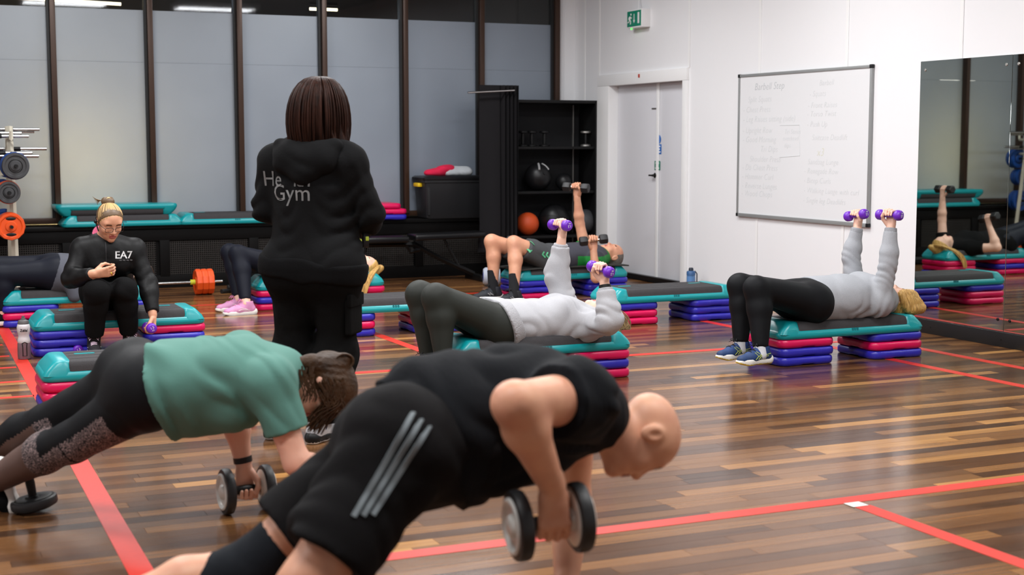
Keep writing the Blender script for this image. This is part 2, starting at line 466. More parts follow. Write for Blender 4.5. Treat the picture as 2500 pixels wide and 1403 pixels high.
for x, z in ((1.30, 2.63), (1.93, 2.72)):
    pass
for x, y, z, e, c in ((1.72, 14.55, 1.2, 150, (1.0, 0.74, 0.32)), (0.2, 15.4, 2.3, 26, (1.0, 0.93, 0.85)), (4.3, 15.2, 2.6, 14, (0.8, 0.9, 1.0)), (3.0, 15.3, 2.9, 10, (0.75, 0.85, 1.0))):
    l = bpy.data.lights.new('corridor_lamp', 'POINT'); l.energy = e; l.color = c; l.shadow_soft_size = 0.25
    lo = bpy.data.objects.new('corridor_lamp', l); COL.objects.link(lo); lo.location = (x, y, z)

# radiator ledge under the windows
lg = thing('radiator_casing', 'long black radiator casing with mesh grilles under the windows', 'radiator', (0, 13.62, 0))
LX0, LX1 = -3.9, 5.695
bm = BM(); box(bm, ((LX0 + LX1) / 2, 0.01, 0.575), (LX1 - LX0, 0.34, 0.035), 0.004)
obj('casing_top', bm, LEDGE, lg)
bm = BM(); box(bm, ((LX0 + LX1) / 2, 0.02, 0.30), (LX1 - LX0, 0.26, 0.51)); box(bm, ((LX0 + LX1) / 2, -0.12, 0.06), (LX1 - LX0, 0.03, 0.12), 0.003)
box(bm, ((LX0 + LX1) / 2, -0.12, 0.50), (LX1 - LX0, 0.03, 0.11), 0.003)
obj('casing_front', bm, LEDGE, lg)
for x in mull[:-2]:
    bm = BM(); box(bm, (x + 0.05, -0.125, 0.28), (0.09, 0.03, 0.34), 0.003)
    obj('casing_post', bm, LEDGE, lg)
    bm = BM()
    for k in range(38): box(bm, (x + 0.105 + k * 0.0195, -0.118, 0.28), (0.007, 0.006, 0.32))
    for k in range(16): box(bm, (x + 0.47, -0.118, 0.13 + k * 0.02), (0.75, 0.007, 0.007))
    tag(obj('grille', bm, GRILL, lg, smooth=False), kind='stuff')

# ---------------------------------------------------------------- door, sign, whiteboard, mirror
dr = tag(link('door_1', None), kind='structure')
DX = WX + 0.09
bm = BM()
box(bm, (WX + 0.04, 13.075, 0.966), (0.13, 0.25, 1.93), 0.003); box(bm, (WX + 0.04, 11.45, 0.966), (0.13, 0.08, 1.93), 0.003)
box(bm, (WX + 0.04, 12.305, 1.988), (0.13, 1.79, 0.112), 0.003)
obj('door_frame', bm, WHITEG, dr)
for y0, y1 in ((12.105, 12.95), (11.49, 12.095)):
    bm = BM(); box(bm, (DX + 0.02, (y0 + y1) / 2, 0.98), (0.044, y1 - y0 - 0.004, 1.90), 0.003)
    obj('door_leaf', bm, DOORM, dr)
bm = BM(); box(bm, (DX - 0.010, 12.115, 0.98), (0.016, 0.045, 1.91), 0.003)
obj('meeting_strip', bm, WHITEG, dr)
bm = BM(); box(bm, (DX + 0.06, 12.2, 1.0), (0.02, 1.6, 2.0)); obj('door_backing', bm, BLACKP, dr)
def sign(name, px, py, w, h, m, label, cat, rnd=False, X=DX - 0.004, bars=0):
    p = onx(px, py, X)
    bm = BM()
    if rnd: cyl(bm, (0, 0, 0), (-0.003, 0, 0), w / 2, 24)
    else: box(bm, (-0.0015, 0, 0), (0.003, w, h), 0.0008)
    t = thing(name, label, cat, p)
    obj('plate', bm, m, t)
    bm = BM(); 
    if rnd: box(bm, (-0.0035, 0, 0), (0.001, 0.016, 0.05))
    for k in range(bars): box(bm, (-0.0035, 0, h * (0.28 - 0.28 * k)), (0.001, w * (0.7, 0.5, 0.75)[k % 3], h * 0.13))
    obj('print', bm, PRINTW, t)
SBLUE = mat('sign_blue', (20, 96, 176), 0.4); SGREEN = mat('sign_green', (0, 122, 94), 0.4)
sign('door_sign', 1608, 340, 0.09, 0.09, SBLUE, 'round blue sign on the right door leaf', 'sign', True)
sign('door_sign', 1609, 364, 0.09, 0.095, SBLUE, 'square blue sign with white lines on the right door leaf', 'sign', bars=3)
sign('door_sign', 1605, 404, 0.105, 0.09, SGREEN, 'green sign beside the door handle', 'sign', bars=3, X=DX - 0.006)
sign('frame_sticker', 1560, 185, 0.03, 0.035, mat('sticker_red', (186, 62, 44), 0.5), 'tiny red sticker on the door frame head', 'sticker', X=WX - 0.027)
p = onx(1602, 428, DX - 0.004)
bm = BM(); cyl(bm, (0, 0, 0), (-0.02, 0, 0), 0.026, 16, bev=0.004); cyl(bm, (-0.02, 0, 0), (-0.045, 0, 0), 0.012, 12); box(bm, (-0.045, 0.03, 0), (0.014, 0.07, 0.016), 0.003)
o = obj('door_handle', bm, mat('dark_handle', (40, 38, 36), 0.35, 0.6), dr); o.location = p; o['label'] = 'dark lever handle'
bm = BM(); box(bm, (DX - 0.006, 12.18, onx(1573, 266, DX).z), (0.004, 0.13, 0.014)); obj('push_plate', bm, SATIN, dr)

# exit sign
a = onx(1530, 72, 6.75); b = onx(1566, 18, 6.75)
t = thing('exit_sign', 'green emergency exit box sign high on the white wall above the door', 'sign', (6.75, b.y, (a.z + b.z) / 2))
Wd, Hh = a.y - b.y, b.z - a.z - 0.015
bm = BM(); box(bm, (0.053, Wd / 2, 0), (0.1, Wd, Hh), 0.006)
obj('sign_case', bm, WHITEG, t)
bm = BM(); box(bm, (0.001, Wd / 2, 0), (0.004, Wd - 0.02, Hh - 0.025), 0.001)
obj('sign_face', bm, mat('exit_green', (0, 128, 100), 0.4), t)
bm = BM()
def yz(pts): return [(-0.002, Wd / 2 - u, v) for u, v in pts]
prism(bm, yz([(0.0, 0.045), (0.012, 0.045), (0.012, -0.015), (0.026, -0.015), (0.006, -0.045), (-0.014, -0.015), (0.0, -0.015)]), (-0.0012, 0, 0))
prism(bm, yz([(0.075, -0.05), (0.11, -0.05), (0.11, 0.055), (0.075, 0.055)]), (-0.0012, 0, 0))
q = [(-0.002, Wd / 2 + 0.065, 0.035)]
tube(bm, [(-0.0025, Wd / 2 + 0.068, 0.022), (-0.0025, Wd / 2 + 0.082, -0.008)], 0.010, 6)
for pth in ([(0.066, .018), (0.05, .004), (0.042, .012)], [(0.07, .02), (0.094, .014), (0.1, -.006)], [(0.08, -.01), (0.06, -.022), (0.066, -.052)], [(0.083, -.01), (0.098, -.03), (0.118, -.032)]):
    tube(bm, [(-0.0025, Wd / 2 + u, v) for u, v in pth], 0.0055, 6)
ball(bm, (-0.0025, Wd / 2 + 0.058, 0.042), 0.011, 12, (0.3, 1, 1))
obj('pictogram', bm, PRINTW, t)
bm = BM(); ball(bm, (0.02, Wd - 0.06, -Hh / 2 - 0.006), 0.008, 10); obj('indicator', bm, mat('green_led', (60, 255, 80), 0.4, emit=(60, 255, 60), estr=4), t)
bm = BM(); tube(bm, [(0.05, Wd / 2, Hh / 2), (0.06, Wd / 2 + 0.02, Hh / 2 + 0.05), (0.09, Wd / 2 + 0.06, Hh / 2 + 0.12), (0.1, Wd / 2 + 0.06, CEIL - 2.54)], 0.004, 6); obj('cable', bm, WHITEG, t)

# whiteboard
y0, y1, z0, z1 = 8.742, 10.533, 0.737, 1.93
wb = thing('whiteboard', 'large framed whiteboard with faint handwriting on the white wall', 'whiteboard', (WX, (y0 + y1) / 2, (z0 + z1) / 2))
hw, hh = (y1 - y0) / 2, (z1 - z0) / 2
bm = BM(); box(bm, (-0.012, 0, 0), (0.014, 2 * hw, 2 * hh)); obj('board', bm, mat('whiteboard_face', (224, 225, 227), 0.35, noise=0.012, nscale=3), wb)
bm = BM()
for c, s in (((-0.016, 0, hh), (0.024, 2 * hw, 0.024)), ((-0.016, 0, -hh), (0.024, 2 * hw, 0.03)), ((-0.016, hw, 0), (0.024, 0.022, 2 * hh)), ((-0.016, -hw, 0), (0.024, 0.022, 2 * hh))): box(bm, c, s, 0.004)
obj('frame', bm, mat('grey_aluminium_frame', (150, 152, 152), 0.4, 0.3, noise=0.05), wb)
for sy in (-1, 1):
    for sz in (-1, 1):
        bm = BM(); box(bm, (-0.017, sy * hw, sz * hh), (0.028, 0.03, 0.03), 0.005); obj('corner_cap', bm, BLACKP, wb)
MARK = mat('faint_marker', (205, 208, 210), 0.6); MARK2 = mat('grey_marker', (184, 188, 191), 0.6); MARKY = mat('pale_yellow_marker', (212, 212, 198), 0.6)
def scrawl(lst, m, size, parent=wb):
    for txt, px, py in lst:
        p = onx(px, py, WX - 0.0195) - Vector(wb.location)
        M = basis(p, (0, -1, 0), (0, 0, 1))
        text('handwriting', txt, size, M, m, wb, align='LEFT', shear=0.25, extrude=0.0004, space=1.05, bold=-0.001)
scrawl([('Barbell Step', 1842, 213)], MARK2, 0.085)
scrawl([('Split Squats', 1826, 244), ('- Chest Press', 1814, 269), ('- Leg Raises sitting (side)', 1814, 292), ('- Upright Row', 1813, 319),
        ('- Good Morning', 1813, 341), ('Tri Dips', 1856, 364), ('Shoulder Press', 1830, 388), ('- Db Chest Press', 1812, 408), ('- Hammer Curl', 1811, 430), ('- Reverse Lunges', 1811, 452), ('- Wood Chops', 1810, 471)], MARK, 0.072)
scrawl([('Barbell', 2000, 203), ('- Squats', 1976, 230), ('- Front Raises', 1972, 258), ('- Torso Twist', 1970, 279), ('- Push Up', 1970, 304), ('Suitcase Deadlift', 1982, 336),
        ('Sandbag Lunge', 1972, 395), ('- Renegade Row', 1963, 417), ('- Bicep Curls', 1962, 440), ('- Walking Lunge with curl', 1962, 464), ('- Single leg Deadlifts', 1960, 488)], MARK, 0.064)
scrawl([('x3', 1994, 372)], MARKY, 0.09)
scrawl([('Tri Series', 1915, 322), ('overhead', 1911, 338), ('dips', 1914, 355)], MARK, 0.055)
bm = BM()
P4 = [onx(x, y, WX - 0.0195) - Vector(wb.location) for x, y in ((1904, 306), (1952, 305), (1953, 380), (1903, 384))]
for i in (0, 1, 2): tube(bm, [P4[i], P4[i + 1]], 0.0025, 4)
obj('marker_box', bm, MARK, wb)

# mirrors
MIR = bpy.data.materials.new('mirror_silver'); MIR.use_nodes = True
_b = MIR.node_tree.nodes['Principled BSDF']; _b.inputs['Base Color'].default_value = (0.50, 0.54, 0.51, 1); _b.inputs['Metallic'].default_value = 1; _b.inputs['Roughness'].default_value = 0.015
edges = [8.205, 7.295, 6.385, 5.475, 4.565, 3.655, 2.745, 1.835]
labs = ['wall mirror panel beside the whiteboard wall, leftmost of the row', 'second wall mirror panel, cut by the right edge of the photo'] + ['%s wall mirror panel counted from the whiteboard, outside the photo' % q for q in ('third', 'fourth', 'fifth', 'sixth', 'seventh')]
for i, (a, b) in enumerate(zip(edges, edges[1:])):
    t = thing('wall_mirror', labs[i], 'mirror', (WX, (a + b) / 2, 0.10), group='wall mirrors')
    bm = BM(); box(bm, (-0.006, 0, 0.92), (0.008, a - b - 0.004, 1.835), 0.001, seg=1); obj('glass', bm, MIR, t)
    for sy in (-1, 1):
        for z in (0.08, 1.775):
            bm = BM(); cyl(bm, (-0.009, sy * 0.40, z), (-0.016, sy * 0.40, z), 0.011, 12, bev=0.003); obj('screw', bm, SATIN if z > 1 else BLACKM, t)
bm = BM(); box(bm, (WX - 0.012, (8.23 + 1.8) / 2, 0.05), (0.028, 6.43, 0.10), 0.003)
for y in (8.0, 7.3, 6.6): cyl(bm, (WX - 0.026, y, 0.05), (WX - 0.029, y, 0.05), 0.006, 8)
tag(obj('trim_30', bm, mat('black_skirting', (14, 14, 15), 0.5)), kind='structure')

# ---------------------------------------------------------------- steps
SL, SW, SH, RH = 1.10, 0.41, 0.10, 0.055
def step_meshes():
    bm = BM()
    R = lambda w, d, r, z: [(x, y, z) for x, y in rrect(w, d, r, 5)]
    loft(bm, [R(SL - 0.02, SW - 0.02, 0.05, 0.0), R(SL, SW, 0.06, 0.012), R(SL - 0.004, SW - 0.002, 0.06, 0.03), R(SL - 0.03, SW - 0.016, 0.055, 0.048), R(SL - 0.05, SW - 0.03, 0.05, 0.051)])
    for s in (-1, 1):
        def E(x0, x1, d, z, r=0.035):
            return [(s * (x + (x0 + x1) / 2), y, z) for x, y in rrect(x1 - x0, d, r, 5)]
        loft(bm, [E(0.40, 0.543, 0.408, 0.03), E(0.40, 0.530, 0.396, 0.056), E(0.405, 0.492, 0.366, 0.096), E(0.410, 0.482, 0.352, 0.103)])
    body = obj('body', bm, TEAL, angle=50).data
    bm = BM()
    M_ = lambda w, d, r, z: [(x, y, z) for x, y in rrect(w, d, r, 4)]
    loft(bm, [M_(0.84, 0.392, 0.02, 0.040), M_(0.84, 0.384, 0.02, 0.07), M_(0.835, 0.366, 0.02, 0.094), M_(0.82, 0.345, 0.02, 0.101)])
    for s in (-0.10, 0, 0.10): box(bm, (0, s, 0.1012), (0.80, 0.004, 0.002))
    matm = obj('mat', bm, MATTOP, angle=45).data
    bm = BM()
    loft(bm, [[(x, y, z) for x, y in rrect(0.105, 0.03, 0.012, 4)] for z in (0.098, 0.1035)])
    slot = obj('slot', bm, TEAL).data
    bm = BM()
    for k in range(-1, 2): box(bm, (k * 0.018, -SW / 2 + 0.0035, 0.04), (0.012, 0.004, 0.02), rot=None)
    vents = obj('vent_marks', bm, mat('teal_dark', (5, 122, 130), 0.5)).data
    bm = BM()
    def RR(w, d, r, z, up=0):
        out = []
        for x, y in rrect(w, d, r, 5): out.append((x, y, z))
        # split the long sides so that the underside can be notched
        res = []
        n = len(out)
        for i in range(n):
            p, q = Vector(out[i]), Vector(out[(i + 1) % n]); res.append(tuple(p))
            if (q - p).length > 0.15:
                for t in (0.3, 0.36, 0.64, 0.7):
                    m = p.lerp(q, t); 
                    if up and t in (0.36, 0.64): m.z += up
                    res.append(tuple(m))
        return res
    loft(bm, [RR(0.375, 0.375, 0.05, 0.0, 0.007), RR(0.400, 0.400, 0.055, 0.005, 0.005), RR(0.41, 0.41, 0.06, 0.018), RR(0.41, 0.41, 0.06, 0.036), RR(0.40, 0.40, 0.055, 0.049), RR(0.37, 0.37, 0.045, 0.0545)])
    ris = obj('riser', bm, PINK, angle=60).data
    for o in list(COL.objects):
        if o.name in ('body', 'mat', 'slot', 'vent_marks', 'riser'): bpy.data.objects.remove(o, do_unlink=True)
    return body, matm, slot, vents, ris
M_BODY, M_MAT, M_SLOT, M_VENT, M_RIS = step_meshes()
M_RISB = M_RIS.copy(); M_RISB.materials.clear(); M_RISB.materials.append(BLUE)
def platform(x0, y0, z, label, flip=False, rz=0.0, group='teal step platforms'):
    t = thing('step_platform', label, 'exercise step', (x0 + SL / 2, y0 + SW / 2, z + (SH if flip else 0)), rz, group)
    if flip: t.rotation_euler = (PI, 0, rz)
    link('body', M_BODY, t); link('mat', M_MAT, t); link('vent_marks', M_VENT, t)
    for s in (-1, 1):
        o = link('slot', M_SLOT, t); o.location = (s * 0.31, 0.06, 0); o['label'] = 'teal slot in the mat'
    return t
ORD = ['top', 'second', 'third', 'bottom']
CN = {'p': 'pink', 'b': 'blue'}
def riser(x, y, z, c, label, rz=0.0):
    o = link('step_riser', M_RIS if c == 'p' else M_RISB)
    o.location = (x, y, z); o.rotation_euler = (0, 0, rz)
    return tag(o, label, 'step riser', 'step risers')
rj = random.Random(5)
def step_set(x0, y0, L, R, where, plabel):
    for side, s, cx in (('left', L, x0 + 0.205), ('right', R, x0 + SL - 0.205)):
        n = len(s)
        for i, c in enumerate(s):
            nm = ORD[i] if i < n - 1 else 'bottom'
            riser(cx + rj.uniform(-.004, .004), y0 + SW / 2 + rj.uniform(-.004, .004), (n - 1 - i) * RH, c,
                  '%s riser, %s of the %s stack under %s' % (CN[c], nm, side, where), rj.uniform(-.01, .01))
    platform(x0, y0, max(len(L), len(R)) * RH, plabel)
step_set(4.98, 7.17, 'pbb', 'bpb', 'the grey-sweatshirt woman’s step', 'teal step under the blonde woman in the grey sweatshirt')
step_set(4.945, 9.29, 'bpp', 'bbb', 'the empty step by the white wall', 'empty teal step between the white hoodie and the white wall')
step_set(2.885, 7.224, 'bpb', 'pbp', 'the white-hoodie woman’s step', 'teal step under the woman in the white hoodie')
step_set(5.01, 11.16, 'bbp', 'bbb', 'the man in shorts’ step', 'teal step with a dark mat under the man in shorts')
step_set(2.76, 11.30, 'pbp', 'ppb', 'the pink-trainer woman’s step', 'teal step under the woman with pink trainers')
step_set(2.77, 9.50, 'bpb', 'ppb', 'the empty step right of the standing instructor', 'empty teal step just right of the standing instructor’s legs')
step_set(0.79, 11.00, 'bpb', 'bpp', 'the navy-leggings woman’s step at far left', 'teal step under the woman in navy leggings at far left')
step_set(0.855, 9.42, 'bbb', 'pbb', 'the seated woman’s step', 'teal step the woman in black tracksuit sits on')
step_set(0.705, 7.38, 'ppb', 'ppb', 'the empty step behind the green-shirt woman', 'empty teal step behind the plank woman’s hips')
xa = at(150, 545, 13.45).x
LZ = 0.5925
platform(xa, 13.42, LZ, 'teal step lying upright on the black ledge, lower of two')
platform(xa - 0.05, 13.425, LZ + SH + 0.002, 'teal step lying upside down on another on the ledge', flip=True)
platform(at(437, 540, 13.45).x, 13.42, LZ, 'single teal step on the ledge left of the instructor’s elbow')
rx = at(992, 530, 13.45).x - 0.205
riser(rx, 13.6, LZ, 'b', 'blue riser lying on the black ledge under two pink ones')
riser(rx, 13.6, LZ + RH, 'p', 'pink riser on the ledge directly on a blue one')
riser(rx - 0.06, 13.6, LZ + 2 * RH, 'p', 'topmost pink riser of the short pile on the ledge')
# dark exercise mat on the man's step
bm = BM()
n = 14; pr_ = []
for i in range(n + 1):
    x = -0.54 + 1.08 * i / n; pr_.append((x, 0.012 if 2 < i < n - 1 else 0.012 - 0.004 * (3 - i if i < 3 else i - n + 2)))
prism(bm, [(x, -0.21, z - 0.006) for x, z in pr_] + [(x, -0.21, z + 0.006) for x, z in pr_[::-1]], (0, 0.42, 0))
o = obj('exercise_mat', bm, mat('dark_mat', (46, 47, 45), 0.8, bump=0.1)); o.location = (5.56, 11.365, 3 * RH + SH - 0.003)
tag(o, 'dark exercise mat spread on the step under the man in shorts', 'mat')

# ---------------------------------------------------------------- dumbbells
def sided(name, profs, m, n=24, cap=False, ang=40):
    out = []
    for s in (-1, 1):
        bm = BM()
        for pf in profs: lathe(bm, pf, (0, 0, 0), (s, 0, 0), n, cap=cap)
        out.append((name, obj('tmpl', bm, m, angle=ang).data))
    return out
def db_vinyl():
    out = sided('head', [[(0.0, 0.036), (0.016, 0.036), (0.024, 0.039), (0.032, 0.048), (0.034, 0.060), (0.032, 0.078), (0.026, 0.087), (0.020, 0.089), (0.0, 0.088)]], PURPLE)
    bm = BM(); cyl(bm, (-0.042, 0, 0), (0.042, 0, 0), 0.0145, 16); out.append(('handle', obj('tmpl', bm, PURPLE).data))
    for s in (-1, 1):
        for tx, dz, sz in (('1.5', 0.004, 0.022), ('KG', -0.013, 0.011)):
            me = text_mesh(tx, sz, 0.0006); me.transform(basis((s * 0.0895, 0, dz), (0, s, 0), (0, 0, 1))); me.materials.clear(); me.materials.append(PRINTW); out.append(('number', me))
    return out
def db_hex():
    out = sided('head', [[(0.030, 0.05), (0.042, 0.056), (0.046, 0.068), (0.046, 0.108), (0.042, 0.12), (0.032, 0.125)]], RUBBER, 6, True, 20)
    bm = BM(); cyl(bm, (-0.05, 0, 0), (0.05, 0, 0), 0.015, 14); out.append(('handle', obj('tmpl', bm, STEEL).data))
    return out
def db_round():
    o = -0.013
    def sh(p): return [(r, h + o) for r, h in p]
    out = sided('rubber_rim', [sh([(0.066, 0.072), (0.076, 0.070), (0.083, 0.074), (0.085, 0.082), (0.085, 0.096), (0.082, 0.103), (0.074, 0.106), (0.066, 0.104)])], RUBBER, 40)
    out += sided('metal_disc', [sh([(0.068, 0.101), (0.068, 0.109), (0.062, 0.112), (0.054, 0.108), (0.050, 0.103), (0.030, 0.103), (0.026, 0.110), (0.018, 0.114), (0.0, 0.114)]), sh([(0.068, 0.075), (0.068, 0.069), (0.058, 0.067), (0.030, 0.069), (0.026, 0.062), (0.0, 0.062)])], mat('dull_silver', (222, 220, 215), 0.35, 0.1, noise=0.06), 40)
    bm = BM(); lathe(bm, [(0.015, -0.055), (0.016, -0.035), (0.0175, 0), (0.016, 0.035), (0.015, 0.055)], (0, 0, 0), (1, 0, 0), 16); out.append(('handle', obj('tmpl', bm, BLACKM).data))
    return out
def cleanup(names):
    for o in list(COL.objects):
        if o.parent is None and o.type == 'MESH' and 'label' not in o and 'kind' not in o and o.name.split('.')[0] in names: bpy.data.objects.remove(o, do_unlink=True)
DBV, DBH, DBR = db_vinyl(), db_hex(), db_round()
cleanup(('tmpl',))
def dumbbell(kind, c, axis, label, roll=0.0, group=None, name=None):
    parts = {'v': DBV, 'h': DBH, 'r': DBR}[kind]
    t = thing(name or {'v': 'vinyl_dumbbell', 'h': 'hex_dumbbell', 'r': 'round_dumbbell'}[kind], label, 'dumbbell', group=group)
    ax = Vector(axis).normalized(); up = Vector((0, 0, 1)) if abs(ax.z) < 0.9 else Vector((0, 1, 0))
    y = up.cross(ax).normalized(); z = ax.cross(y)
    M = Matrix(((ax.x, y.x, z.x), (ax.y, y.y, z.y), (ax.z, y.z, z.z))) @ Matrix.Rotation(roll, 3, 'X')
    t.matrix_world = Matrix.Translation(c) @ M.to_4x4()
    for n_, me in parts: link(n_, me, t)
    return t
p = onz(187, 866); dumbbell('v', (p.x, p.y + 0.05, 0.034), (0.12, -1, 0), 'purple dumbbell lying on the floor by the seated woman’s black trainer', 0.3)
p = onz(62, 1250)
d_ = dumbbell('r', (p.x + 0.02, p.y, 0.110), (-0.16, 0.03, 1), 'round black dumbbell standing on end at the left edge of the floor')
for c_ in d_.children:
    if c_.name.startswith('metal_disc'): c_.data = c_.data.copy(); c_.data.materials.clear(); c_.data.materials.append(BLACKM)
dumbbell('v', (1.9, 9.3, 0.034), (1, 0.1, 0), 'x') if False else None

# ---------------------------------------------------------------- bottles, roller, rope
t = thing('sports_bottle', 'clear sports bottle with grey lid beside the wide red line', 'bottle', (*onz(60, 876).xy, 0))
BOT = mat('frosted_bottle', (198, 194, 196), 0.35, noise=0.04); LIQ = mat('bottle_drink', (108, 84, 92), 0.35, noise=0.1)
bm = BM(); lathe(bm, [(0.034, 0.098), (0.038, 0.105), (0.040, 0.118), (0.036, 0.135), (0.033, 0.150), (0.036, 0.165), (0.040, 0.178), (0.041, 0.205), (0.036, 0.222), (0.030, 0.226)], n=28); obj('body', bm, BOT, t)
bm = BM(); lathe(bm, [(0.034, 0.0), (0.039, 0.004), (0.041, 0.02), (0.041, 0.07), (0.040, 0.1), (0.038, 0.105)], n=28); obj('drink', bm, LIQ, t)
bm = BM(); lathe(bm, [(0.034, 0.222), (0.035, 0.236), (0.030, 0.246), (0.014, 0.252), (0.013, 0.262), (0.009, 0.264), (0.009, 0.274), (0.0, 0.276)], n=24); obj('lid', bm, mat('grey_lid', (88, 86, 86), 0.5), t)
bm = BM(); tube(bm, [(-0.012, -0.040, 0.025), (-0.012, -0.0425, 0.085), (-0.016, -0.0405, 0.105), (0, -0.041, 0.112), (0.016, -0.0405, 0.105), (0.012, -0.0425, 0.085), (0.012, -0.040, 0.025)], 0.003, 6, True); obj('grip_mark', bm, BLACKP, t)
me = text_mesh('Zéfal', 0.024, 0.0005, bold=0.0006)
for v in me.vertices:
    a = v.co.x / 0.0415 - 0.05; v.co = Vector((0.0415 * math.sin(a), -(0.0415 + v.co.z) * math.cos(a), 0.186 + v.co.y))
me.materials.clear(); link('print', me, t, mat('dark_print', (40, 40, 46), 0.6))
t = thing('water_bottle', 'blue water bottle with dark cap by the white wall', 'bottle', (6.68, 11.05, 0))
bm = BM(); lathe(bm, [(0.036, 0), (0.039, 0.006), (0.039, 0.15), (0.037, 0.165), (0.040, 0.17)], n=24); obj('body', bm, mat('blue_bottle', (88, 132, 184), 0.35, noise=0.1), t)
bm = BM(); lathe(bm, [(0.040, 0.168), (0.040, 0.196), (0.034, 0.205), (0.022, 0.208)], n=24); obj('collar', bm, mat('blue_collar', (52, 92, 140), 0.4), t)
bm = BM(); lathe(bm, [(0.022, 0.206), (0.022, 0.225), (0.016, 0.235), (0.0, 0.236)], n=18); tube(bm, [(0.034, -0.01, 0.205), (0.05, -0.02, 0.18), (0.05, -0.02, 0.02)], 0.006, 6); obj('cap', bm, mat('navy_cap', (24, 34, 50), 0.5), t)
p = at(1200, 668, 12.45)
t = thing('foam_roller', 'white foam roller with blue core on the floor behind the man’s shins', 'roller', (p.x, 12.45, 0.088))
bm = BM(); lathe(bm, [(0.04, -0.075), (0.07, -0.08), (0.085, -0.06), (0.086, 0.06), (0.07, 0.08), (0.04, 0.075)], axis=(1, -0.35, 0), n=32); obj('foam', bm, mat('white_foam', (176, 182, 196), 0.7), t)
bm = BM(); lathe(bm, [(0.028, -0.082), (0.045, -0.079), (0.045, 0.079), (0.028, 0.082)], axis=(1, -0.35, 0), n=24); obj('core', bm, mat('royal_blue', (28, 50, 170), 0.5), t)
t = thing('battle_rope', 'thick black rope coiled on the floor behind the pink trainers', 'rope', (2.95, 12.75, 0))
bm = BM()
for k in range(4):
    tube(bm, [(-0.16 + 0.22 * i / 8 + 0.05 * k, 0.03 * math.sin(i * 0.7 + k) - 0.05 * k, 0.022 + (0.038 if k % 2 else 0.0)) for i in range(12)], 0.02, 8)
obj('coils', bm, mat('black_rope', (20, 20, 21), 0.9, bump=0.6, bscale=40), t)

# ---------------------------------------------------------------- barbell and weight rack
def plate(bm, c, axis, r, th, hole=0.03, facets=36):
    lathe(bm, [(hole, -th / 2), (r * 0.36, -th / 2), (r * 0.42, -th * 0.36), (r * 0.72, -th * 0.36), (r * 0.8, -th / 2), (r * 0.96, -th / 2), (r, -th * 0.3),
               (r, th * 0.3), (r * 0.96, th / 2), (r * 0.8, th / 2), (r * 0.72, th * 0.36), (r * 0.42, th * 0.36), (r * 0.36, th / 2), (hole, th / 2)], c, axis, facets)
pc = at(497, 671, 12.75); br = 0.116
t = thing('barbell', 'barbell with three orange plates on the floor beside the black casing', 'barbell', (pc.x, 12.75, br))
bm = BM(); cyl(bm, (-1.32, 0, 0), (0.17, 0, 0), 0.0125, 12, bev=0.002); obj('bar', bm, STEEL, t)
for sx in (0, -1.15):
    bm = BM(); cyl(bm, (sx - 0.12 if sx == 0 else sx + 0.08, 0, 0), (sx - 0.075 if sx == 0 else sx + 0.12, 0, 0), 0.024, 14, bev=0.004); obj('collar', bm, mat('lime_collar', (206, 210, 50), 0.45), t)
    for k in range(3):
        bm = BM(); plate(bm, (sx + (k - 1) * 0.052, 0, 0), (1, 0, 0), br, 0.05, 0.014, 12); o = obj('plate', bm, ORANGE, t, angle=25); o['label'] = 'orange plate'
t = thing('weight_rack', 'cream A-frame weight rack holding bars and plates at the left edge', 'weight rack', (0.50, 13.12, 0))
RXS = (0.55, -0.55)
for sx in RXS:
    bm = BM()
    for s in (-1, 1):
        tube(bm, [(sx, s * 0.24, 0.03), (sx, s * 0.05, 1.50)], 0.028, 4)
    obj('upright', bm, CREAM, t, smooth=False)
    bm = BM(); box(bm, (sx, 0, 0.025), (0.07, 0.62, 0.05), 0.006); obj('foot', bm, CREAM, t)
    for z, yy in ((1.44, 0.10), (1.27, 0.13)):
        bm = BM()
        for s in (-1, 1):
            tube(bm, [(sx, s * 0.03, z - 0.05), (sx, s * (yy + 0.09), z - 0.05), (sx, s * (yy + 0.10), z + 0.02)], 0.017, 4)
        obj('bar_hook', bm, CREAM, t, smooth=False)
for z in (0.2, 1.1):
    bm = BM(); box(bm, (0, 0.0, z), (1.1, 0.04, 0.05), 0.004); obj('crossbar', bm, CREAM, t)
# pegs with plates (things of their own)
rows = [(1.115, 0.126), (0.855, 0.106), (0.535, 0.13)]
ppx = [(38, 405, 32), (22, 470, 27), (27, 553, 34)]
RNAME = ['top', 'middle', 'lowest']
def rack_plate(c, r, th, m, label, slots=False):
    o = thing('weight_plate', label, 'weight plate', c, group='plates on the weight rack')
    bm = BM(); plate(bm, (0, 0, 0), (0, 1, 0), r, th, 0.016, 12 if slots else 36); obj('disc', bm, m, o, angle=28)
    if slots:
        for sz in (-1, 1):
            bm = BM(); ball(bm, (0, -th * 0.36, sz * r * 0.57), r * 0.36, 16, (1, 0.12, 0.34)); obj('grip_hole', bm, BLACKP, o)
    else:
        bm = BM(); lathe(bm, [(r * 0.46, -th * 0.38), (r * 0.5, -th * 0.42), (r * 0.54, -th * 0.38)], (0, 0, 0), (0, 1, 0), 36, cap=False); obj('ring_groove', bm, BLACKP, o)
    return o
PT = {'k': (GREYRUB, 'black'), 'o': (ORANGE, 'orange'), 'b': (BLUEPL, 'blue')}
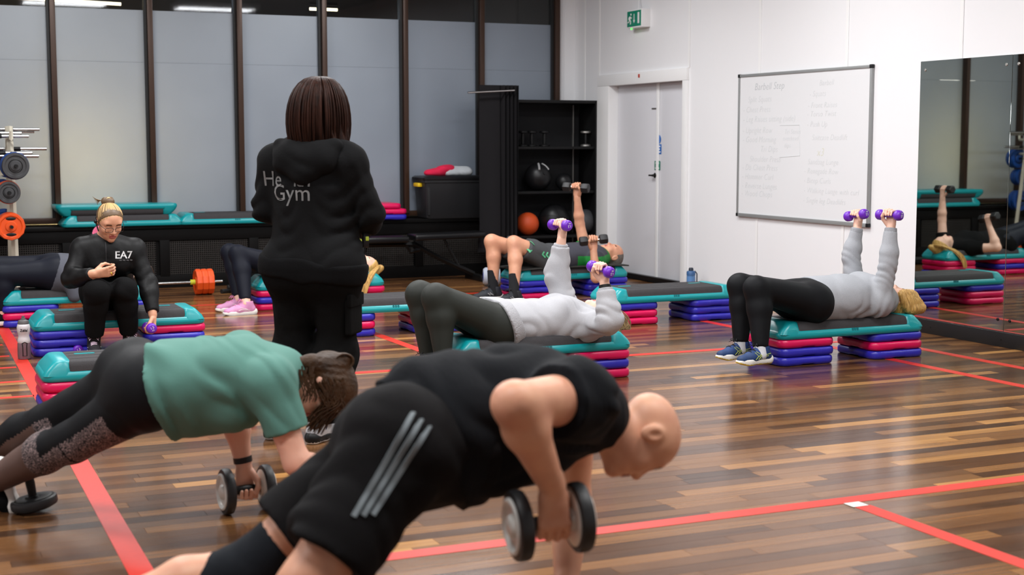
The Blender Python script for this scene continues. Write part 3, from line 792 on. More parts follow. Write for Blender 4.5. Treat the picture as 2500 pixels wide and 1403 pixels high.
for ui, sx in enumerate(RXS):
    for ri, (px, py, pr) in enumerate(ppx):
        c = at(px, py, 12.68); zc = c.z
        xo = c.x + sx - 0.55
        bm = BM(); cyl(bm, (xo - 0.50, -0.53, zc), (xo - 0.50, 0.34, zc), 0.0145, 10); obj('peg', bm, BLACKM, t)
        front = (['b', 'b', 'k'], ['o', 'o', 'k'], ['o', 'o', 'o'])[ri] if ui == 0 else (['b', 'b', 'o'], ['o', 'o', 'o'], ['b', 'b', 'o'])[ri]
        for k, ck in enumerate(front):
            m, nm = PT[ck]; last = k == 2
            rr = pr * 12.0 / FPX * (1.0 if last or ri == 2 else 1.06)
            side = 'right' if ui == 0 else 'left'
            rack_plate((xo, 12.82 - k * 0.062, zc), rr, 0.055, m, '%s plate, %s on the front peg of the %s row, %s upright of the rack' % (nm, ('innermost', 'middle', 'outermost')[k], RNAME[ri], side), slots=(ck == 'o' and last))
        for k in range(2):
            side = 'right' if ui == 0 else 'left'
            rack_plate((xo, 13.32 + k * 0.06, zc), pr * 12 / FPX * 1.05, 0.055, BLUEPL, 'blue plate, %s on the rear peg of the %s row, %s upright of the rack' % (('inner', 'outer')[k], RNAME[ri], side))
k = 0
for z_, ys, ends in ((1.425, (-0.075, -0.11, -0.15, 0.08, 0.12), (52, 53, 70, 97, 84)), (1.255, (-0.09, -0.135, -0.175, 0.10, 0.15), (50, 78, 93, 113, 72))):
    for yy, ex in zip(ys, ends):
        z = z_; xe = at(ex, 330, 13.12 + yy).x - 0.50
        z = z + (0.0, 0.016, -0.012, 0.05, 0.03)[k % 5]
        o = thing('weight_bar', 'chrome bar on the %s hooks of the weight rack, %s' % (('upper', 'lower')[z < 1.35], ('front, innermost', 'front, middle', 'front, outermost', 'rear, inner', 'rear, outer')[k % 5]), 'bar', (0.50, 13.12 + yy, z), group='bars on the weight rack')
        bm = BM(); cyl(bm, (xe - 1.35, 0, 0), (xe, 0, 0), 0.0145, 12, bev=0.002); obj('rod', bm, STEEL, o)
        bm = BM(); cyl(bm, (xe - 0.28, 0, 0), (xe - 0.22, 0, 0), 0.018, 12, bev=0.003); cyl(bm, (xe - 1.1, 0, 0), (xe - 1.04, 0, 0), 0.018, 12, bev=0.003); obj('sleeve_collar', bm, BLACKM, o)
        k += 1

# ---------------------------------------------------------------- storage box, bench, shelf unit
bx = thing('storage_box', 'black lidded storage box with yellow handle on the ledge', 'box', (5.345, 13.6, LZ))
bm = BM()
R = lambda w, d, r, z: [(x, y, z) for x, y in rrect(w, d, r, 4)]
loft(bm, [R(0.60, 0.30, 0.03, 0), R(0.62, 0.31, 0.03, 0.01), R(0.66, 0.34, 0.03, 0.36), R(0.69, 0.36, 0.03, 0.365), R(0.69, 0.36, 0.03, 0.39)])
for s in (-1, 1): box(bm, (s * 0.29, -0.158, 0.2), (0.03, 0.02, 0.33), 0.006)
obj('tub', bm, mat('box_plastic', (34, 34, 36), 0.4, spec=0.3), bx)
bm = BM(); loft(bm, [R(0.70, 0.37, 0.03, 0.388), R(0.71, 0.375, 0.035, 0.395), R(0.71, 0.375, 0.035, 0.415), R(0.66, 0.34, 0.03, 0.43)]); obj('lid', bm, BLACKP, bx)
for s in (-1, 1):
    bm = BM(); box(bm, (s * 0.35, 0, 0.34), (0.05, 0.14, 0.04), 0.012); o = obj('handle', bm, YELLOW, bx); o['label'] = 'yellow clip handle'
bn = thing('weight_bench', 'black padded weight bench folded flat beside the ledge', 'bench', (4.75, 13.02, 0))
PADM = mat('black_vinyl_pad', (14, 14, 16), 0.32, noise=0.1, spec=0.35)
bm = BM(); box(bm, (-0.33, 0, 0.43), (0.46, 0.26, 0.06), 0.022, seg=3); obj('seat_pad', bm, PADM, bn)
bm = BM(); box(bm, (0.33, 0, 0.45), (0.74, 0.26, 0.06), 0.022, rot=Matrix.Rotation(-0.02, 3, 'Y'), seg=3); obj('back_pad', bm, PADM, bn)
bm = BM()
tube(bm, [(-0.55, 0, 0.385), (0.0, 0, 0.37), (0.25, 0, 0.23), (0.62, 0, 0.06)], 0.025, 4)
tube(bm, [(-0.10, 0, 0.39), (-0.05, 0, 0.3), (0.05, 0, 0.32)], 0.02, 4); tube(bm, [(0.3, 0.0, 0.42), (0.46, 0, 0.14)], 0.014, 6)
tube(bm, [(-0.5, 0, 0.39), (-0.62, 0, 0.05)], 0.025, 4)
obj('frame', bm, BLACKM, bn, smooth=False)
for x in (0.64, -0.63):
    bm = BM(); box(bm, (x, 0, 0.03), (0.07, 0.42, 0.06), 0.006); obj('foot', bm, BLACKM, bn)
bm = BM(); cyl(bm, (-0.60, -0.10, 0.43), (-0.60, -0.15, 0.43), 0.02, 12); obj('adjuster_knob', bm, mat('lime_knob', (176, 190, 60), 0.5), bn)

su = thing('shelf_unit', 'tall black open shelf unit in the corner beside the door', 'shelf', (6.272, 13.4, 0))
SHM = mat('black_shelf_board', (14, 14, 15), 0.5, noise=0.15, spec=0.25); SHB = mat('shelf_back', (30, 30, 32), 0.7, noise=0.15, nscale=3, spec=0.2)
hw_, dz_ = 0.562, 0.2
for x in (-hw_ + 0.012, hw_ - 0.012):
    bm = BM(); box(bm, (x, 0, 0.895), (0.024, 0.4, 1.78), 0.002); obj('side_panel', bm, SHM, su)
bm = BM(); box(bm, (0, 0.19, 0.895), (2 * hw_ - 0.05, 0.012, 1.76)); obj('back_panel', bm, SHB, su)
bm = BM(); box(bm, (0, 0, 1.775), (2 * hw_, 0.4, 0.03), 0.002); obj('top_board', bm, SHM, su)
SHZ = (1.317, 0.862, 0.405, 0.05)
for z in SHZ:
    bm = BM(); box(bm, (0, 0, z - 0.013), (2 * hw_ - 0.05, 0.37, 0.026), 0.002); obj('shelf_board', bm, SHM, su)
bm = BM(); box(bm, (0.46, 0.17, 0.9), (0.012, 0.02, 1.7)); obj('shelf_rail', bm, SATIN, su)
def on_shelf(px, py, Y): return at(px, py, Y)
for i, (px, Y, lab, m) in enumerate(((1276, 13.34, 'black hand weight standing on the upper shelf, leftmost beside the curtain', BLACKM), (1298, 13.36, 'black hand weight standing on the upper shelf, second from the curtain', BLACKM), (1329, 13.36, 'black hand weight standing on the upper shelf, third from the curtain', BLACKM), (1430, 13.32, 'hand weight with silver ends alone at the right of the upper shelf', SATIN))):
    p = at(px, 340, Y)
    t = thing('hand_weight', lab, 'dumbbell', (p.x, Y, SHZ[0]), group='hand weights on the upper shelf')
    bm = BM(); lathe(bm, [(0.05, 0), (0.054, 0.004), (0.054, 0.018), (0.02, 0.026)], n=24); lathe(bm, [(0.02, 0.134), (0.054, 0.142), (0.054, 0.156), (0.05, 0.16)], n=24); obj('ends', bm, m, t)
    bm = BM(); lathe(bm, [(0.016, 0.02), (0.018, 0.08), (0.016, 0.14)], n=14); obj('handle', bm, BLACKM, t)
def med_ball(px, py, Y, r, zs, m, label, straps=False, seam=False):
    p = at(px, py, Y)
    t = thing('exercise_ball', label, 'ball', (p.x, Y, zs + r))
    bm = BM(); ball(bm, (0, 0, 0), r, 40); obj('shell', bm, m, t)
    if seam:
        bm = BM()
        for ax in ((1, 0, 0.3), (0.2, 0.2, 1)):
            x, y, z = frame_of(ax); tube(bm, [(x * math.cos(a) + y * math.sin(a)) * (r + 0.0006) for a in [2 * PI * i / 40 for i in range(40)]], 0.002, 5, True)
        obj('seams', bm, BLACKP, t)
    if straps:
        bm = BM()
        for rot in (0.15, 1.15):
            for i in range(7):
                a0 = 0.55 + i * 0.1
                for w in (0,):
                    P = [Vector((math.sin(rot - 0.45 + k * 0.0) * math.cos(a) * 1.0, -math.cos(rot - 0.45) * math.cos(a), math.sin(a))) * (r + 0.003) for a in (a0, a0 + 0.1)]
                    tube(bm, P, 0.011 if rot < 1 else 0.008, 6)
        obj('strap', bm, PRINTG, t)
        bm = BM(); cyl(bm, Vector((0.12, -0.9, 0.3)).normalized() * (r - 0.01), Vector((0.12, -0.9, 0.3)).normalized() * (r + 0.006), 0.022, 12); obj('buckle', bm, BLACKP, t)
    return t
BALLK = mat('black_ball_rubber', (20, 20, 22), 0.4, noise=0.1, spec=0.35); BALLG = mat('grey_ball_rubber', (56, 57, 60), 0.6, noise=0.1)
med_ball(1313, 425, 13.36, 0.142, SHZ[1], BALLK, 'large black medicine ball with grey strap on the middle shelf', straps=True)
med_ball(1377, 440, 13.36, 0.09, SHZ[1], BALLK, 'smaller black ball with a grey tag on the middle shelf')
med_ball(1288, 543, 13.36, 0.118, SHZ[2], mat('orange_ball', (206, 76, 26), 0.55, bump=0.2, bscale=200), 'orange ball on the lowest shelf beside the curtain')
med_ball(1352, 540, 13.37, 0.16, SHZ[2], BALLK, 'big shiny black ball in the middle of the lowest shelf', seam=True)
med_ball(1428, 545, 13.36, 0.128, SHZ[2], BALLG, 'dark grey ball at the right end of the lowest shelf')
# curtain and its rod
t = thing('curtain', 'black curtain hanging gathered in front of the shelf unit’s left half', 'curtain', (5.66, 13.08, 0))
def cprof(z):
    f = max(0.0, min(1.0, (1.9 - z) / 1.6)); P = []
    for i in range(61):
        u = i / 60
        x = -0.205 - 0.05 * max(0, (0.5 - z)) * 2 * (1 - u) + 0.415 * u
        if u < 0.55: y = 0.012 * math.sin(u * 9 + z) * f - 0.01 * f
        else: y = 0.035 * math.sin((u - 0.55) * 62 + 0.4 * z) - 0.015
        P.append((x, y))
    return P
bm = BM(); rings = []
for k in range(24):
    z = 1.925 - (1.925 - 0.27) * k / 23; P = cprof(z)
    rings.append([(x, y - 0.004, z) for x, y in P] + [(x, y + 0.004, z) for x, y in P[::-1]])
loft(bm, rings); obj('cloth', bm, mat('black_curtain', (30, 29, 31), 0.92, noise=0.08, spec=0.1), t, angle=80)
t = thing('curtain_rod', 'thin silver curtain rod jutting left above the black curtain', 'rod', (5.3, 13.0, at(1147, 226, 13.0).z))
bm = BM(); cyl(bm, (0, 0, 0), (0.50, 0.0, 0.03), 0.010, 10); obj('rod', bm, STEEL, t)
bm = BM()
for x in (0.46,): tube(bm, [(x, 0, 0.028), (x, 0.21, -0.02), (x, 0.21, -0.07)], 0.008, 6)
obj('bracket', bm, BLACKM, t)

# ---------------------------------------------------------------- soft bodies: blended capsules, meshed with surface nets
V = lambda *a: np.array(a, dtype=np.float64)
def nv(v): return np.array(v, dtype=np.float64)
def unit(v): v = nv(v); return v / (np.linalg.norm(v) + 1e-12)
def cap(a, b, ra, rb=None, n=None, s=1.0, k=0.02, ca=False, cb=False, neg=False, clip=()):
    return dict(a=nv(a), b=nv(b), ra=ra, rb=ra if rb is None else rb, n=None if n is None else unit(n), s=s, k=k, ca=ca, cb=cb, neg=neg, clip=clip)
def ell(c, R, fr=None, k=0.02, neg=False, clip=()):
    """ellipsoid, radii R along the three axes fr"""
    return dict(e=nv(c), R=nv(R), fr=np.eye(3) if fr is None else nv(fr), k=k, neg=neg, clip=clip)
def grow(p, d, t0=0.0, t1=1.0, ca=False, cb=False, k=None):
    q = dict(p)
    if 'e' in q: q['R'] = q['R'] + d
    else:
        a, b, ra, rb = p['a'], p['b'], p['ra'], p['rb']
        q['a'] = a + (b - a) * t0; q['b'] = a + (b - a) * t1
        q['ra'] = ra + (rb - ra) * t0 + d; q['rb'] = ra + (rb - ra) * t1 + d
        q['ca'], q['cb'] = ca, cb
    if k is not None: q['k'] = k
    return q
def prim_box(p):
    if 'e' in p:
        r = np.max(p['R']); return p['e'] - r, p['e'] + r
    r = max(p['ra'], p['rb']) * max(1.0, p['s'])
    return np.minimum(p['a'], p['b']) - r, np.maximum(p['a'], p['b']) + r
def prim_d(p, X, Y, Z):
    if 'e' in p:
        dx, dy, dz = X - p['e'][0], Y - p['e'][1], Z - p['e'][2]
        fr, R = p['fr'], p['R']; q = 0
        for i in range(3): q = q + ((dx * fr[i][0] + dy * fr[i][1] + dz * fr[i][2]) / R[i]) ** 2
        d = (np.sqrt(q) - 1.0) * float(np.min(R)) 
    else:
        a, b = p['a'], p['b']; ba = b - a; L2 = float(ba @ ba)
        dx, dy, dz = X - a[0], Y - a[1], Z - a[2]
        if L2 < 1e-10: t = 0.0
        else: t = np.clip((dx * ba[0] + dy * ba[1] + dz * ba[2]) / L2, 0, 1)
        ex, ey, ez = dx - t * ba[0], dy - t * ba[1], dz - t * ba[2]
        if p['n'] is not None:
            n = p['n']; dn = (ex * n[0] + ey * n[1] + ez * n[2]) * (1.0 / p['s'] - 1.0)
            ex, ey, ez = ex + dn * n[0], ey + dn * n[1], ez + dn * n[2]
        d = np.sqrt(ex * ex + ey * ey + ez * ez) - (p['ra'] + t * (p['rb'] - p['ra']))
        if L2 > 1e-10:
            L = math.sqrt(L2)
            if p['ca']: d = np.maximum(d, -(dx * ba[0] + dy * ba[1] + dz * ba[2]) / L)
            if p['cb']: d = np.maximum(d, ((X - b[0]) * ba[0] + (Y - b[1]) * ba[1] + (Z - b[2]) * ba[2]) / L)
    for pt, nn in p['clip']:
        d = np.maximum(d, (X - pt[0]) * nn[0] + (Y - pt[1]) * nn[1] + (Z - pt[2]) * nn[2])
    return d
def field(prims, lo, hi, vox, disp=None, cuts=()):
    lo, hi = nv(lo), nv(hi)
    n = np.maximum(3, np.ceil((hi - lo) / vox).astype(int) + 1)
    ax = [(lo[i] + vox * np.arange(n[i])).astype(np.float32) for i in range(3)]
    F = np.full(n, 0.5, np.float32)
    for p in prims:
        a, b = prim_box(p); m = p['k'] + 4 * vox + 0.01
        i0 = np.maximum(0, np.floor((a - m - lo) / vox).astype(int)); i1 = np.minimum(n, np.ceil((b + m - lo) / vox).astype(int) + 1)
        if np.any(i1 - i0 < 1): continue
        sl = tuple(slice(i0[i], i1[i]) for i in range(3))
        X, Y, Z = ax[0][sl[0]][:, None, None], ax[1][sl[1]][None, :, None], ax[2][sl[2]][None, None, :]
        d = prim_d(p, X, Y, Z).astype(np.float32); f = F[sl]; k = max(p['k'], 1e-4)
        if p['neg']:
            h = np.clip(0.5 - 0.5 * (f + d) / k, 0, 1); F[sl] = f * (1 - h) - d * h + k * h * (1 - h)
        else:
            h = np.clip(0.5 + 0.5 * (f - d) / k, 0, 1); F[sl] = f * (1 - h) + d * h - k * h * (1 - h)
    if disp is not None:
        idx = np.nonzero(np.abs(F) < 0.03)
        if len(idx[0]):
            P = np.stack([ax[i][idx[i]] for i in range(3)], 1).astype(np.float64)
            F[idx] -= disp(P).astype(np.float32)
    for pt_, nn in cuts:
        nn = unit(nn); F = np.maximum(F, ((ax[0] - pt_[0]) * nn[0])[:, None, None] + ((ax[1] - pt_[1]) * nn[1])[None, :, None] + ((ax[2] - pt_[2]) * nn[2])[None, None, :]).astype(np.float32)
    return F, lo
def surface_nets(F, lo, vox):
    S = F < 0
    nx, ny, nz = F.shape
    c = np.zeros((nx - 1, ny - 1, nz - 1), np.uint8)
    for i in (0, 1):
        for j in (0, 1):
            for k in (0, 1): c += S[i:nx - 1 + i, j:ny - 1 + j, k:nz - 1 + k]
    cells = np.argwhere((c > 0) & (c < 8))
    if not len(cells): return np.zeros((0, 3)), np.zeros((0, 4), int)
    I, J, K = cells.T
    cor = [(i, j, k) for i in (0, 1) for j in (0, 1) for k in (0, 1)]
    val = {q: F[I + q[0], J + q[1], K + q[2]].astype(np.float64) for q in cor}
    acc = np.zeros((len(cells), 3)); cnt = np.zeros(len(cells))
    for q in cor:
        for d in range(3):
            if q[d]: continue
            r = list(q); r[d] = 1; r = tuple(r)
            a, b = val[q], val[r]; m = (a < 0) != (b < 0)
            t = np.where(m, a / np.where(m, a - b, 1), 0)
            pos = np.array(q, float)[None, :].repeat(len(cells), 0); pos[:, d] += t
            acc += pos * m[:, None]; cnt += m
    vert = (cells + acc / cnt[:, None]) * vox + lo
    idx = np.full(c.shape, -1, np.int64); idx[I, J, K] = np.arange(len(cells))
    quads = []
    for d in range(3):
        e1, e2 = (d + 1) % 3, (d + 2) % 3
        sl0 = [slice(None)] * 3; sl1 = [slice(None)] * 3
        sl0[d] = slice(0, -1); sl1[d] = slice(1, None)
        A, B = S[tuple(sl0)], S[tuple(sl1)]
        ed = np.argwhere(A != B)
        ok = (ed[:, e1] > 0) & (ed[:, e2] > 0) & (ed[:, e1] < F.shape[e1] - 1) & (ed[:, e2] < F.shape[e2] - 1)
        ed = ed[ok]
        if not len(ed): continue
        inside = A[tuple(ed.T)]
        def at_(o1, o2):
            q = ed.copy(); q[:, e1] += o1; q[:, e2] += o2; return idx[tuple(q.T)]
        a, b, c_, d_ = at_(-1, -1), at_(0, -1), at_(0, 0), at_(-1, 0)
        Q = np.stack([a, b, c_, d_], 1); Q[~inside] = Q[~inside][:, ::-1]
        quads.append(Q)
    Q = np.concatenate(quads); Q = Q[(Q >= 0).all(1)]
    return vert, Q
def relax(v, Q, it=1, f=0.5):
    E = np.concatenate([Q[:, [0, 1]], Q[:, [1, 2]], Q[:, [2, 3]], Q[:, [3, 0]]])
    for _ in range(it):
        s = np.zeros_like(v); c = np.zeros(len(v))
        np.add.at(s, E[:, 0], v[E[:, 1]]); np.add.at(c, E[:, 0], 1)
        np.add.at(s, E[:, 1], v[E[:, 0]]); np.add.at(c, E[:, 1], 1)
        v = v + f * (s / np.maximum(c, 1)[:, None] - v)
    return v
def soft(name, prims, vox, parent, mats, pick=None, disp=None, boxes=(), it=1, pad=0.03, cuts=()):
    los, his = zip(*[prim_box(p) for p in prims if not p['neg']])
    lo, hi = np.min(los, 0) - pad, np.max(his, 0) + pad
    VV, QQ, off = [], [], 0
    for bi, (l, h, vx) in enumerate([(lo, hi, vox)] + list(boxes)):
        F, l2 = field(prims, l, h, vx, disp, cuts)
        v, q = surface_nets(F, l2, vx)
        if not len(v): continue
        v = relax(v, q, it)
        if bi == 0 and boxes:
            cen = v[q].mean(1); keep = np.ones(len(q), bool)
            for bl, bh, bv in boxes:
                m = vox * 1.6
                keep &= ~((cen > nv(bl) + m) & (cen < nv(bh) - m)).all(1)
            q = q[keep]
        VV.append(v); QQ.append(q + off); off += len(v)
    v = np.concatenate(VV); q = np.concatenate(QQ)
    used = np.zeros(len(v), bool); used[q.ravel()] = True
    rm = np.cumsum(used) - 1; v = v[used]; q = rm[q]
    me = bpy.data.meshes.new(name)
    me.vertices.add(len(v)); me.vertices.foreach_set('co', v.astype(np.float32).ravel())
    me.loops.add(len(q) * 4); me.loops.foreach_set('vertex_index', q.astype(np.int32).ravel())
    me.polygons.add(len(q)); me.polygons.foreach_set('loop_start', np.arange(len(q), dtype=np.int32) * 4)
    try: me.polygons.foreach_set('loop_total', np.full(len(q), 4, np.int32))
    except Exception: pass
    me.update(calc_edges=True); me.validate()
    ml = mats if isinstance(mats, (list, tuple)) else [mats]
    for m in ml: me.materials.append(m)
    if pick is not None:
        mi = pick(v[q].mean(1)).astype(np.int32)
        if len(mi) == len(me.polygons): me.polygons.foreach_set('material_index', mi)
    me.shade_smooth()
    return link(name, me, parent)
def folds(lst, seed=0, base=0.0, fscale=28.0):
    """cloth relief: lst of (centre, radius, direction, wavelength, depth)"""
    r = np.random.RandomState(seed)
    ks = r.normal(size=(5, 3)); ks = ks / np.linalg.norm(ks, axis=1)[:, None] * (fscale * (0.6 + 0.9 * r.rand(5)))[:, None]; ph = r.rand(5) * 6.28
    def f(P):
        o = np.zeros(len(P))
        wob = np.sin(P @ ks[0] + ph[0]) + np.sin(P @ ks[1] + ph[1])
        for i in range(5): o += base * np.sin(P @ ks[i] + ph[i] + 0.7 * wob) / 2.2
        for c, R, d, wl, dep in lst:
            q = P - nv(c); w_ = np.exp(-np.sum(q * q, 1) / (R * R))
            ph_ = q @ (unit(d) * 6.283 / wl) + 0.9 * wob
            ph2 = ph_ * 0.5 + 1.3 * np.sin(q @ ks[2] * 0.8 + ph[3])
            crease = np.sqrt(np.sin(ph2) ** 2 + 0.015) - 0.62
            o += dep * w_ * crease * (0.6 + 0.4 * np.sin(q @ ks[3] * 1.1 + ph[1]))
        return o
    return f

# ---------------------------------------------------------------- people
def head_prims(c, up, fw, sc=1.0, ear=1.0, nose=1.0):
    up = unit(up); fw = unit(nv(fw) - up * (nv(fw) @ up)); rt = np.cross(fw, up)
    fr = np.array([rt, fw, up])
    def L(x, y, z): return nv(c) + (rt * x + fw * y + up * z) * sc
    def E(x, y, z, R, k=0.02, neg=False, f=fr): return ell(L(x, y, z), nv(R) * sc, f, k * sc, neg)
    def C(a, b, ra, rb, k=0.015, n=None, s=1.0): return cap(L(*a), L(*b), ra * sc, rb * sc, n, s, k * sc)
    P = [E(0, -0.014, 0.036, (0.074, 0.096, 0.078)), E(0, 0.022, 0.02, (0.068, 0.070, 0.082), 0.03),
         E(0, 0.03, -0.045, (0.058, 0.060, 0.066), 0.03), C((0, 0.058, -0.085), (0, 0.070, -0.096), 0.030, 0.020, 0.03),
         E(-0.036, 0.058, -0.028, (0.024, 0.024, 0.022), 0.02), E(0.036, 0.058, -0.028, (0.024, 0.024, 0.022), 0.02),
         C((-0.040, 0.074, 0.026), (0.040, 0.074, 0.026), 0.013, 0.013, 0.02),
         E(-0.031, 0.098, 0.004, (0.017, 0.016, 0.012), 0.012, True), E(0.031, 0.098, 0.004, (0.017, 0.016, 0.012), 0.012, True),
         E(-0.031, 0.077, 0.003, (0.015, 0.012, 0.0115), 0.004), E(0.031, 0.077, 0.003, (0.015, 0.012, 0.0115), 0.004),
         C((0, 0.084, 0.012), (0, 0.106 * (0.5 + 0.5 * nose), -0.030), 0.009, 0.0125, 0.012),
         E(-0.013, 0.092, -0.034, (0.009, 0.012, 0.008), 0.008), E(0.013, 0.092, -0.034, (0.009, 0.012, 0.008), 0.008),
         E(0, 0.088, -0.058, (0.024, 0.012, 0.0065), 0.006), E(0, 0.086, -0.070, (0.020, 0.012, 0.008), 0.006),
         E(0, 0.1, -0.0635, (0.026, 0.01, 0.0018), 0.003, True)]
    for s in (-1, 1):
        tilt = np.array([rt, unit(fw - up * 0.25), unit(up + fw * 0.25)])
        P += [E(s * 0.076, -0.014, 0.002, (0.011, 0.021 * ear, 0.033 * ear), 0.006, f=tilt), E(s * 0.090, -0.008, 0.006, (0.010, 0.011 * ear, 0.019 * ear), 0.006, True, tilt)]
    return P, L, fr
HAND_F = [(0.031, 0.0092, 1.0), (0.0105, 0.0095, 1.06), (-0.010, 0.0092, 1.0), (-0.029, 0.008, 0.85)]
def hand_prims(W, w, h, b, sc=1.0, grip=True, rh=0.015, open_=0.0):
    """W wrist; w finger direction; h towards the index finger; b back of the hand. Returns prims and the centre of the gripped bar."""
    w = unit(w); h = unit(nv(h) - w * (nv(h) @ w)); b0 = np.cross(w, h); b = b0 if b0 @ nv(b) > 0 else -b0
    O = nv(W) + (w * 0.088 - b * 0.027) * sc
    def L(ww, bb, hh): return O + (w * ww + b * bb + h * hh) * sc
    P = [cap(nv(W) - w * 0.02, L(-0.05, 0.027, 0.0), 0.026 * sc, 0.027 * sc, b, 0.75, 0.015)]
    for hh in (0.026, 0.009, -0.009, -0.026):
        P.append(cap(L(-0.062, 0.027, hh * 0.72), L(0.0, 0.029, hh), 0.0155 * sc, 0.0125 * sc, None, 1, 0.012))
    for hh, r, l in HAND_F:
        r *= sc; q = rh + 0.0105
        if open_ > 0:
            o = open_
            pts = [L(0.0, 0.030, hh), L(0.038 * l, 0.026 - 0.008 * o, hh * 1.03), L(0.046 * l, 0.026 - 0.034 * o, hh), L(0.030 * l, 0.026 - 0.052 * o, hh * 0.96)]
        else:
            pts = [L(0.0, q + 0.006, hh), L((q + 0.009) * l, 0.012, hh), L((q + 0.004) * l, -0.017, hh * 0.98), L(0.000, -q - 0.002, hh * 0.96)]
        for i, (p0, p1) in enumerate(zip(pts, pts[1:])): P.append(cap(p0, p1, r * (1.08, 1.0, 0.95)[i], r * (1.0, 0.95, 0.85)[i], None, 1, 0.003))
    th = [L(-0.062, 0.016, 0.024), L(-0.030, -0.006, 0.043), L(-0.008, -0.024, 0.040), L(0.014, -0.030, 0.028)]
    for i, (p0, p1) in enumerate(zip(th, th[1:])): P.append(cap(p0, p1, (0.0165, 0.0125, 0.0105)[i] * sc, (0.0125, 0.0105, 0.009)[i] * sc, None, 1, 0.006))
    return P, O
def person(label, J, B, group=None):
    """J joints; B build. Returns dict with the thing, named prims and the hands"""
    g = B.get; W_ = g('w', 1.0); A_ = g('arm', 1.0); Lg = g('leg', 1.0)
    base = nv(J['base'])
    t = thing('person', label, 'person', tuple(base))
    tf = unit(J['tf']); D = {}
    pel = (nv(J['hL']) + nv(J['hR'])) / 2; cst = nv(J['cst']); nk = nv(J['nk']); wst = nv(J['wst'])
    lat = unit(nv(J['sL']) - nv(J['sR'])); upb = unit(nk - pel)
    gl = g('glute', 1.0); bel = g('belly', 1.0)
    D['pelvis'] = cap(J['hL'], J['hR'], 0.098 * W_, None, tf, 1.0, 0.05)
    for s, q in (('L', nv(J['hL'])), ('R', nv(J['hR']))): D['glute' + s] = cap(q - tf * 0.035 * gl, q - tf * 0.035 * gl - upb * 0.02, 0.088 * W_ * gl, 0.085 * W_ * gl, None, 1, 0.05)
    D['belly'] = cap(pel + upb * 0.03, wst, 0.128 * W_ * bel, 0.122 * W_ * bel, tf, 0.78 * bel ** 0.4, 0.05)
    D['ribs'] = cap(wst, cst, 0.122 * W_ * bel, 0.140 * W_, tf, 0.76, 0.05)
    D['chest'] = cap(cst, cst + (nk - cst) * 0.6, 0.140 * W_, 0.095 * W_ * g('chtop', 1.0), tf, 0.74, 0.05)
    if g('bust'):
        for s in (-1, 1): D['bust%d' % s] = cap(cst + lat * s * 0.072 + tf * 0.055, cst + lat * s * 0.072 + tf * 0.07 - upb * 0.02, 0.056 * g('bust'), 0.056 * g('bust'), None, 1, 0.05)
    D['shoulders'] = cap(J['sL'], J['sR'], 0.052 * W_ ** 0.5, None, None, 1, 0.05)
    for s in 'LR':
        sh, el_, wr_ = nv(J['s' + s]), nv(J['e' + s]), nv(J['w' + s])
        D['trap' + s] = cap(nk, sh, 0.05 * g('trap', 1.0), 0.052 * A_, None, 1, 0.04)
        D['ua' + s] = cap(sh, el_, 0.055 * A_, 0.040 * A_, None, 1, 0.03)
        mid = el_ + (wr_ - el_) * 0.3
        D['fa' + s] = cap(el_, mid, 0.040 * A_, 0.043 * A_, None, 1, 0.025)
        D['fb' + s] = cap(mid, wr_, 0.043 * A_, 0.027 * A_ ** 0.6, None, 1, 0.02)
        hp, kn, an = nv(J['h' + s]), nv(J['k' + s]), nv(J['a' + s])
        D['th' + s] = cap(hp, kn, 0.092 * Lg, 0.058 * Lg, None, 1, 0.04)
        bk = np.cross(np.cross(kn - hp, an - kn), an - kn); 
        bk = unit(bk) if np.linalg.norm(bk) > 1e-4 else -tf
        if bk @ (hp - kn) < 0: bk = -bk
        cf = kn + (an - kn) * 0.33 + bk * 0.016
        D['sa' + s] = cap(kn, cf, 0.056 * Lg, 0.058 * Lg, None, 1, 0.03)
        D['sb' + s] = cap(cf, an, 0.058 * Lg, 0.036 * Lg ** 0.5, None, 1, 0.025)
        if ('t' + s) in J: D['ft' + s] = cap(an, an + unit(J['t' + s]) * 0.10, 0.034, 0.028, None, 1, 0.02)
    hs = g('head', 1.0)
    HP, HL, HF = head_prims(J['hd'], J['hup'], J['hfw'], hs, g('ear', 1.0), g('nose', 1.0))
    D['neck'] = cap(nk - upb * 0.02, HL(0, -0.022, -0.062), 0.060 * g('neck', 1.0), 0.054 * g('neck', 1.0), None, 1, 0.03)
    prims = list(D.values()) + HP
    c = nv(J['hd']); boxes = [(c - 0.16 * hs, c + 0.16 * hs, g('hvox', 0.0045))]
    grips = {}
    for s in 'LR':
        if ('H' + s) in J:
            hw = J['H' + s]; hsz = g('hand', 1.0)
            hp_, O = hand_prims(J['w' + s], hw[0], hw[1], hw[2], hsz, open_=hw[3] if len(hw) > 3 else 0.0)
            prims += hp_; grips[s] = (O, unit(hw[1]))
            wv = unit(hw[0]); cc = nv(J['w' + s]) + wv * 0.07
            boxes.append((cc - 0.105, cc + 0.105, 0.0036))
    skin = g('skin'); lip = g('lip', skin); brow = g('brow', skin)
    def pick(P):
        q = (P - nv(J['hd'])) / hs; x, y, z = q @ HF[0], q @ HF[1], q @ HF[2]
        m = np.zeros(len(P), int)
        m[(np.abs(x) < 0.023) & (y > 0.086) & (z < -0.052) & (z > -0.077)] = 1
        m[(np.abs(x) > 0.014) & (np.abs(x) < 0.050) & (y > 0.06) & (z > 0.019 + 0.1 * np.abs(np.abs(x) - 0.033) * -1) & (z < 0.028)] = 2
        return m
    body = soft('body', prims, g('vox', 0.0095), t, [skin, lip, brow], pick, boxes=boxes)
    shift(body, base)
    return dict(t=t, D=D, J=J, HL=HL, HF=HF, base=base, grips=grips, prims=prims, body=body, lat=lat, tf=tf, upb=upb, pel=pel, hs=hs)
